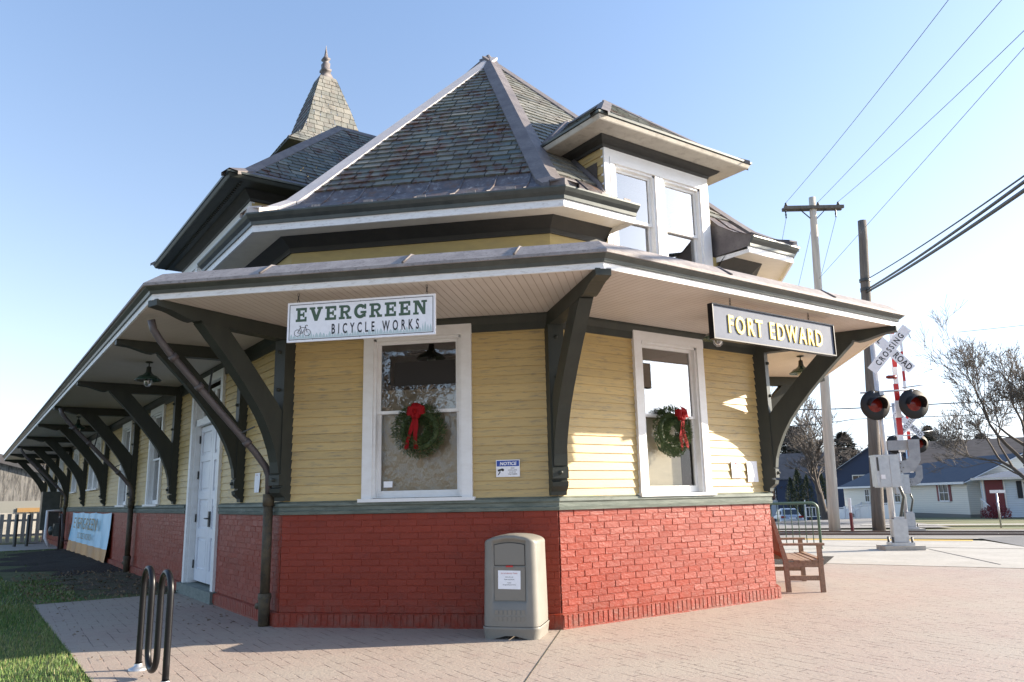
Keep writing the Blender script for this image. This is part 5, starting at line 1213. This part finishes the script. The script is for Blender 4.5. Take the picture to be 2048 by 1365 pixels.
conifer('conifer', 'tall shaggy conifer left of the pale utility pole, furthest back', (-57.0, 84.8, -2.6), 12.4, 5.2, 'needleb', 31, 6000, 'conifers behind the houses', rag=.45, lw=.16)
conifer('conifer', 'shaggy conifer just right of the pale utility pole', (-52.0, 87.9, -2.6), 11.4, 5.4, 'needleb', 32, 5000, 'conifers behind the houses', rag=.45, lw=.16)
conifer('conifer', 'dark spruce standing behind the right crossing light', (-38.9, 83.8, -2.2), 10.6, 3.0, 'needle', 33, 5000, 'conifers behind the houses', rag=.5, lw=.14)
conifer('conifer', 'low round brown conifer behind the ranch roof', (-38.4, 95, -2.2), 10.0, 4.6, 'needleb', 34, 5000, 'conifers behind the houses', rag=.5, lw=.16)
conifer('conifer', 'low conifer mass left of the brown roof', (-45.5, 86, -2.4), 8.5, 4.0, 'needleb', 35, 4500, 'conifers behind the houses', rag=.5, lw=.16)
for i, (x, y, h) in enumerate(((-40.3, 59.9, 4.1), (-39.7, 60.2, 4.9), (-39.0, 60.6, 4.2), (-37.9, 61.4, 4.2))):
    conifer('arborvitae', ('narrow dark arborvitae, leftmost of the row', 'tallest narrow arborvitae of the row', 'arborvitae right of the tallest one', 'arborvitae beside the bare tree trunk')[i], (x, y, gz(x, y)), h, .62, 'needle', 40+i, 1800, 'arborvitae row by the white house', True, .2, .10)
t = thing('shrub', 'low dark leafless shrub below the light blue house window', 'shrub', (-13.0, 38.9, gz(-13, 38.9))); m_ = MB(); rg = random.Random(3)
for i in range(900):
    a_, f = rg.uniform(0, 6.28), rg.random(); p = Vector((cos(a_)*.75*f, sin(a_)*.5*f, rg.uniform(0, .75)*(1-f*.5))); dd = Vector((rg.uniform(-1, 1), rg.uniform(-1, 1), 1)).normalized()*.14; sd = dd.orthogonal().normalized()*.02
    m_.face([p-sd, p+sd, p+dd])
m_.build('twigs', M['maroon'], t); m_ = MB(); m_.tube([(0, 0, -.05), (0, 0, .4)], .04, 5); m_.build('stem', M['bark'], t)
# tree line filling the horizon
# ================================================================ utility poles and wires
def pole(loc, h, r0, r1, mat, label, lean=(0, 0)):
    t = thing('utility_pole', label, 'utility pole', loc, 0); m_ = MB(); n = 14
    m_.tube([Vector((lean[0]*i/n+rnd(-.01, .01), lean[1]*i/n, h*i/n)) for i in range(n+1)], [r0+(r1-r0)*i/n for i in range(n+1)], 12); m_.build('shaft', M[mat], t); return t
P1 = Vector((-9.05, 18.64, 0)); t = pole(P1, 11.65, .185, .115, 'wpolel', 'pale wooden utility pole with a crossarm', (.22, .30))
xa = Vector((.575, .818, 0)); top = Vector((.21, .29, 11.25)); m_ = MB()
for o_ in (-.11, .11): m_.bar(top-xa*1.06+Vector((-.8, .57, 0))*o_, top+xa*1.06+Vector((-.8, .57, 0))*o_, .10, .11)
m_.build('crossarm', M['wpole'], t); m_ = MB()
for s_ in (-1, 1): m_.bar(top+xa*s_*.5, top-Z*.5, .03, .03)
m_.build('brace', M['iron'], t)
for s_ in (-.95, .2, .92):
    m_ = MB(); m_.lathe([(.03, 0), (.03, .05), (.055, .07), (.055, .10), (.03, .12), (.045, .15), (0, .19)], top+xa*s_+Z*.05, n=8); m_.build('insulator', M['iron'], t)
for s_ in (-.98, .8):
    m_ = MB(); m_.lathe([(.02, 0), (.035, -.06), (.02, -.12), (.035, -.18), (.02, -.24), (.03, -.30)], top+xa*s_-Z*.05, n=8); m_.build('arrester', M['iron'], t)
P2_ = Vector((-8.25, 19.88, 0)); t = pole(P2_, 10.75, .21, .15, 'wpole', 'dark weathered utility pole with a broken flat top and thick cables', (.36, .50))
m_ = MB(); m_.lathe([(.19, 0), (.19, .12)], (.28, .38, 8.15), n=12); m_.lathe([(.19, 0), (.19, .10)], (.28, .38, 8.5), n=12); m_.build('cable_clamp', M['iron'], t)
def cable(pts, r, label, sag=.3, name='overhead_wire', group='overhead wires', n=16, mat='iron'):
    P = []; pts = [Vector(p) for p in pts]
    for i in range(len(pts)-1):
        for j in range(n+(1 if i == len(pts)-2 else 0)):
            f = j/n; p = pts[i].lerp(pts[i+1], f); P.append(p-Z*sag*4*f*(1-f))
    m_ = MB(); m_.tube(P, r, 5, cap=True); return tag(m_.build(name, M[mat], None), label, 'wire', group)
M['wire'] = pm('thin grey blue wire', (.10, .13, .18), .5)
cx0 = Vector((6.506, -5.107, 1.3))
def far(p12, d_, more): q = cx0+(Vector(p12)-cx0)*d_/12; return q
T1 = P1+top
for s_, p12, d_, lb in ((-.95, (1.93, 5.98, 8.27), 15.6, 'thin wire from the left end of the crossarm up to the right'), (.2, (2.51, 6.21, 8.01), 16.0, 'thin wire from the middle of the crossarm up to the right'), (.92, (2.69, 6.27, 7.45), 16.6, 'thin wire from the right end of the crossarm to the right edge')):
    a_ = T1+xa*s_+Z*.22; q = far(p12, d_, 0); e_ = a_+(q-a_)*2.6; f = 1/2.6; sag = .55; e_.z = a_.z+(q.z-a_.z+4*sag*f*(1-f))/f; cable([a_, e_], .008, lb, sag, mat='wire', n=40)
a_ = P1+Vector((.17, .23, 8.6)); q = far((2.67, 6.26, 7.21), 16.5, 0); e_ = a_+(q-a_)*2.6; e_.z = 11; f = 1/2.6; cable([a_, e_], .007, 'lowest thin wire climbing past the dark pole to the right edge', (a_.z+(e_.z-a_.z)*f-q.z)/(4*f*(1-f)), mat='wire', n=40)
for zz, p12, r_, lb in ((8.55, (2.45, 6.19, 5.40), .018, 'upper thin cable from the dark pole to the right edge'), (8.2, (2.44, 6.18, 5.315), .034, 'thick cable from the dark pole, middle of the bundle'), (8.12, (2.43, 6.18, 5.20), .040, 'thick cable from the dark pole, lowest of the bundle')):
    a_ = P2_+Vector((.28, .38, zz)); q = far(p12, 15.5, 0); e_ = a_+(q-a_)*2.4; f = 1/2.4; sg_ = .38; e_.z = a_.z+(q.z-a_.z+4*sg_*f*(1-f))/f; cable([a_, e_], r_, lb, sg_, n=40)
for dx_, lb in ((-.98, 'slack wire dropping from the left end of the crossarm'), (.8, 'slack wire dropping from the right end of the crossarm'), (-.1, 'slack wire dropping from the pale pole below the crossarm')):
    a_ = T1+xa*dx_-Z*(.35 if dx_ != -.1 else .7); cable([a_, a_+Vector((-13, 12.5, -6.5))], .008, lb, .5, mat='wire')
c_ = cable([(-26, 33, 6.6), (-20, 41.2, 6.4), (8, 62, 6.9)], .035, 'thick street cable crossing behind the crossing signals', .15)
c_ = cable([(-26, 31, 5.6), (-18.9, 36.6, 5.35), (12, 60, 6.1)], .022, 'thinner street cable below the thick one', .35)
cable([(-10.5, 32, 8.4), (14, 47, 10)], .012, 'faint wire against the sky above the houses', .3, mat='wire')
t = thing('splice_case', 'black cylindrical cable splice case hanging on the street cable', 'splice case', (-22.2, 33.6, 5.1)); m_ = MB(); m_.tube([(-.45, -.34, 0), (.45, .34, 0)], .14, 10); m_.build('case', M['black'], t); m_ = MB(); m_.tube([(-.4, -.3, .1), (-.3, -.22, .3), (.3, .22, .3), (.4, .3, .1)], .02, 5); m_.build('hanger', M['iron'], t)
# ================================================================ crossing signals
def signal(loc, rz_, label, arm_top=5.3, cbz=4.5, cbx=.30, nstr=8):
    t = thing('crossing_signal', label, 'crossing signal', loc, rz_, 'railway crossing signals with gate arms')
    X = Vector((1, 0, 0)); Y = Vector((0, 1, 0)); G = Fr((0, 0, 0), X, Z, -Y)     # faces -Y locally
    m_ = MB(); m_.box((.10, 0, .04), (.84, .62, .12)); m_.build('concrete_pad', M['conc'], t)
    m_ = MB(); m_.tube([(0, 0, .1), (0, 0, 4.75)], .065, 14); m_.lathe([(.075, 0), (.07, .05), (0, .07)], (0, 0, 4.75), n=12); m_.build('mast', M['silver'], t)
    m_ = MB(); m_.box((.10, -.03, .42), (.30, .25, .50)); m_.box((.10, -.03, .13), (.48, .38, .07)); m_.box((.10, -.03, .69), (.22, .2, .06)); jb = m_.build('junction_base', M['galv'], t)
    m_ = MB()
    for sx_ in (-.10, .30):
        for sy_ in (-.18, .12): m_.lathe([(.025, 0), (.025, .12), (0, .13)], (sx_, sy_, .16), n=6)
    m_.build('anchor_bolt', M['iron'], jb)
    m_ = MB(); m_.tube([(.16, -.05, .70), (.20, -.08, .9), (.26, -.10, 1.15), (.20, -.06, 1.4), (.10, 0, 1.5)], .035, 8); m_.build('hose', M['gut'], t)
    m_ = MB(); m_.box((-.10, -.20, 1.72), (.50, .36, .66)); m_.box((-.10, -.20, 2.065), (.53, .39, .035)); m_.box((-.10, -.20, 1.38), (.44, .32, .03)); m_.box((-.04, -.385, 1.72), (.02, .012, .62)); m_.box((-.28, -.385, 1.72), (.012, .012, .62)); gb_ = m_.build('gate_mechanism_box', M['galv'], t)
    m_ = MB(); m_.box((-.31, -.388, 1.88), (.03, .02, .30)); m_.build('latch', M['iron'], gb_); m_ = MB(); m_.box((-.22, -.388, 1.60), (.09, .01, .09)); m_.build('label_plate', M['paper'], gb_)
    # side arm: round pivot plate, elbow and counterweight yoke
    m_ = MB(); plate = [(.21+.14*cos(a_), 1.80+.14*sin(a_)) for a_ in [R(90+180*i/10) for i in range(11)]]+[(.42, 1.68), (.58, 1.76), (.70, 1.95), (.72, 2.42), (.47, 2.42), (.47, 2.06), (.40, 1.96), (.21, 1.94)]
    m_.prism(plate, G, .10, .135); arm = m_.build('pivot_plate', M['galvd'], t)
    m_ = MB(); m_.lathe([(.03, 0), (.03, .03), (0, .035)], (.21, -.14, 1.80), (0, -1, 0), 8)
    for i in range(6): m_.lathe([(.012, 0), (.01, .012), (0, .014)], (.21+.10*cos(i*1.05), -.136, 1.80+.10*sin(i*1.05)), (0, -1, 0), 6)
    m_.build('pivot_bolt', M['rust'], arm)
    m_ = MB(); m_.box((.30, -.02, 2.30), (.50, .10, .22)); m_.build('arm_yoke', M['galvd'], t)
    # gate arm raised
    z0, z1 = 2.15, arm_top; n = nstr; 
    for i in range(n):
        a_, b_ = z0+(z1-z0)*i/n, z0+(z1-z0)*(i+1)/n; f = 1-.35*i/n; m_ = MB(); m_.box((.40+.014*i, .10, (a_+b_)/2), (.125*f, .04, b_-a_-.001)); m_.build('gate_arm_stripe', M['redp'] if i % 2 else M['paper'], t)
    m_ = MB(); m_.tube([(.45, .06, 3.88), (.28, .04, 3.88)], .045, 10); m_.lathe([(.045, 0), (.03, .05), (0, .06)], (.28, .04, 3.88), (-1, 0, 0), 10); m_.build('gate_arm_lamp', M['redlens'], t)
    # crossarm with two flashers
    m_ = MB(); m_.tube([(-.42, -.07, 3.52), (.80, -.07, 3.56)], .02, 8); m_.box((0, -.02, 3.50), (.16, .2, .10)); m_.tube([(.55, .05, 3.62), (1.35, .25, 3.72)], .014, 6); m_.build('light_crossarm', M['galv'], t)
    for x in (-.14, .70):
        L0 = Vector((x, -.14, 3.22)); dv_ = Vector((.16, -1, 0)).normalized()
        m_ = MB(); m_.lathe([(0, -.16), (.14, -.14), (.17, -.02), (.345, -.015), (.345, .0), (.165, .004)], L0, dv_, 28); li = m_.build('flasher_background', M['blackm'], t)
        m_ = MB(); m_.lathe([(.165, .006), (.13, .03), (0, .045)], L0, dv_, 20); m_.build('red_lens', M['redlens'], li)
        # hood
        side = Vector((-dv_.y, dv_.x, 0)); m_ = MB(); rows = []
        for s_ in (0, .33, .66, 1):
            rows.append([L0+dv_*(.30*s_*(.55+.45*cos((a_-R(75))*.9)))+side*(.185*cos(a_))+Z*(.185*sin(a_)-.03*s_*s_) for a_ in [R(-25+205*i/16) for i in range(17)]])
        m_.grid(rows); m_.build('hood', M['blackm'], li)
        m_ = MB(); m_.tube([L0-dv_*.08+Z*.12, L0+Z*.32], .018, 6); m_.build('flasher_bracket', M['galv'], li)
    # crossbuck
    C0 = Vector((cbx, -.16, cbz)); 
    for k, (ang, txt, dy) in enumerate(((48, 'CROSSING', .012), (-48, 'RAIL ROAD', 0))):
        a_ = R(ang); ax_ = Vector((cos(a_), 0, sin(a_))); bx__ = Vector((-sin(a_), 0, cos(a_))); Gc = Fr(C0+Vector((0, -dy, 0)), ax_, bx__, Vector((0, -1, 0)))
        m_ = MB(); m_.prism([(-.66, -.115), (.66, -.115), (.66, .115), (-.66, .115)], Gc, 0, .006); bl = m_.build('crossbuck_blade', M['paper'], t)
        if k == 0: text(txt, Fr(Gc(0, -.065, .0075), ax_, bx__, Gc.c), .135, M['ink'], bl, ext=0, xs=.80, off=.022, sp=1.42)
        else:
            text('RAIL', Fr(Gc(-.42, -.065, .0075), ax_, bx__, Gc.c), .15, M['ink'], bl, ext=0, xs=.78, off=.022, sp=1.1); text('ROAD', Fr(Gc(.39, -.065, .0075), ax_, bx__, Gc.c), .15, M['ink'], bl, ext=0, xs=.78, off=.022, sp=1.1)
    return t
nu = Vector((.673, .739)); sgz = rz(nu)
s1 = signal((-3.30, 12.10, 0), sgz, 'nearer railway crossing signal with crossbuck, red lights and raised gate arm')
s2 = signal((-7.30, 19.95, 0), sgz-R(4), 'further railway crossing signal seen behind the nearer one', 7.2, 3.98, .40, 13); s2.scale = (.86, .86, .86)
# ================================================================ green railing
t = thing('metal_railing', 'green tubular railing with rounded corner on the platform', 'railing', (-4.74, 11.46, 0)); dd = Vector((-.55, -.835, 0)); m_ = MB(); L_ = 4.2; h_ = 1.05
pth = [Vector((0, 0, 0)), Vector((0, 0, h_-.15))]+[dd*(.15-.15*cos(a_))+Z*(h_-.15+.15*sin(a_)) for a_ in [R(15*i) for i in range(1, 7)]]+[dd*L_+Z*h_]
m_.tube(pth, .032, 10); m_.tube([dd*.02+Z*.12, dd*L_+Z*.12], .02, 8); m_.build('frame', M['fgreen'], t)
for i in range(26):
    m_ = MB(); m_.tube([dd*(.16*(i+1))+Z*.12, dd*(.16*(i+1))+Z*(h_-.02)], .011, 6); m_.build('baluster', M['fgreen'], t)
m_ = MB(); m_.lathe([(.07, 0), (.07, .01), (.04, .02)], (0, 0, 0), n=10); m_.build('foot', M['fgreen'], t)
# low bed behind the bench
tag(sheet('planting_bed', [(-3.3, 7.3), (-2.2, 7.75), (-3.2, 9.6), (-4.4, 9.1)], .009, M['mulch']))
# marker post, street sign
t = thing('marker_post', 'short brown post with a white reflective top beside the pale pole', 'marker post', (-8.58, 18.9, 0)); m_ = MB(); m_.box((0, 0, .3), (.09, .05, .62)); m_.build('post', M['maroon'], t); m_ = MB(); m_.box((0, 0, .84), (.09, .05, .46)); m_.build('reflector', M['paper'], t)
t = thing('street_sign', 'small white street name sign on a thin post before the light blue house', 'sign', (-5.98, 23.3, 0)); m_ = MB(); m_.tube([(0, 0, 0), (0, 0, 1.15)], .03, 8); m_.build('post', M['galv'], t); m_ = MB(); m_.bar((-.16, -.10, 1.19), (.24, .10, 1.19), .02, .10); m_.build('name_plate', M['paper'], t)
t = thing('sign_post', 'thin metal post at the right edge before the light blue house', 'sign', (-5.2, 24.2, 0)); m_ = MB(); m_.tube([(0, 0, 0), (0, 0, 1.7)], .03, 8); m_.build('post', M['galv'], t); m_ = MB(); m_.box((0, 0, 1.6), (.3, .03, .12)); m_.build('plate', M['paper'], t)
# ================================================================ car
def car(loc, rz_, label):
    t = thing('parked_car', label, 'car', loc, rz_); m_ = MB()    # x forward, rear at -x
    prof_ = [(-2.2, .35), (-2.25, .62), (-2.15, .92), (-1.75, .98), (-1.2, 1.38), (-.5, 1.46), (.3, 1.42), (1.0, 1.02), (1.9, .88), (2.2, .70), (2.25, .40)]
    rows = []
    for yy, k in ((-.88, .0), (-.90, .35), (-.82, .75), (-.62, 1), (.62, 1), (.82, .75), (.90, .35), (.88, .0)):
        rows.append([Vector((x*(1 if z < 1 else .97), yy*(1 if z < 1.0 else .82), .32+(z-.32)*(k if k < 1 else 1)*(1) if k else .32)) for x, z in prof_])
    m_.grid(rows, True); m_.build('body', M['carp'], t)
    m_ = MB(); m_.grid([[Vector((-1.74, y, .99)), Vector((-1.22, y*.86, 1.37))] for y in (-.62, 0, .62)]); m_.build('rear_window', M['glassdark'], t)
    for q in (m_,): q.v = [(x-.02, y, z+.012) for x, y, z in q.v]
    bpy.data.objects.remove(t.children[-1]); m_.build('rear_window', M['glassdark'], t)
    for s_ in (-1, 1):
        m_ = MB(); m_.face([(-1.3, s_*.78, 1.0), (.8, s_*.78, 1.0), (.3, s_*.70, 1.36), (-.9, s_*.70, 1.36)]); m_.build('side_window', M['glassdark'], t)
        m_ = MB(); m_.box((-2.20, s_*.66, .84), (.08, .34, .13)); m_.build('tail_light', M['taill'], t)
        for x in (-1.35, 1.35):
            m_ = MB(); m_.lathe([(0, 0), (.2, .0), (.31, .02), (.32, .18), (0, .19)], (x, s_*.72, .32), (0, s_, 0), 16); m_.build('wheel', M['tyre'], t)
    m_ = MB(); m_.box((-2.27, 0, .74), (.02, .5, .12)); m_.build('number_plate', M['paper'], t); m_ = MB(); m_.box((-2.2, 0, .42), (.12, 1.6, .14)); m_.build('bumper', M['gut'], t)
    return t
car((-33.2, 49.3, gz(-33.2, 49.3)-.35), rz((-.60, .80))+R(8), 'silver saloon car parked on the street, seen through the green railing')
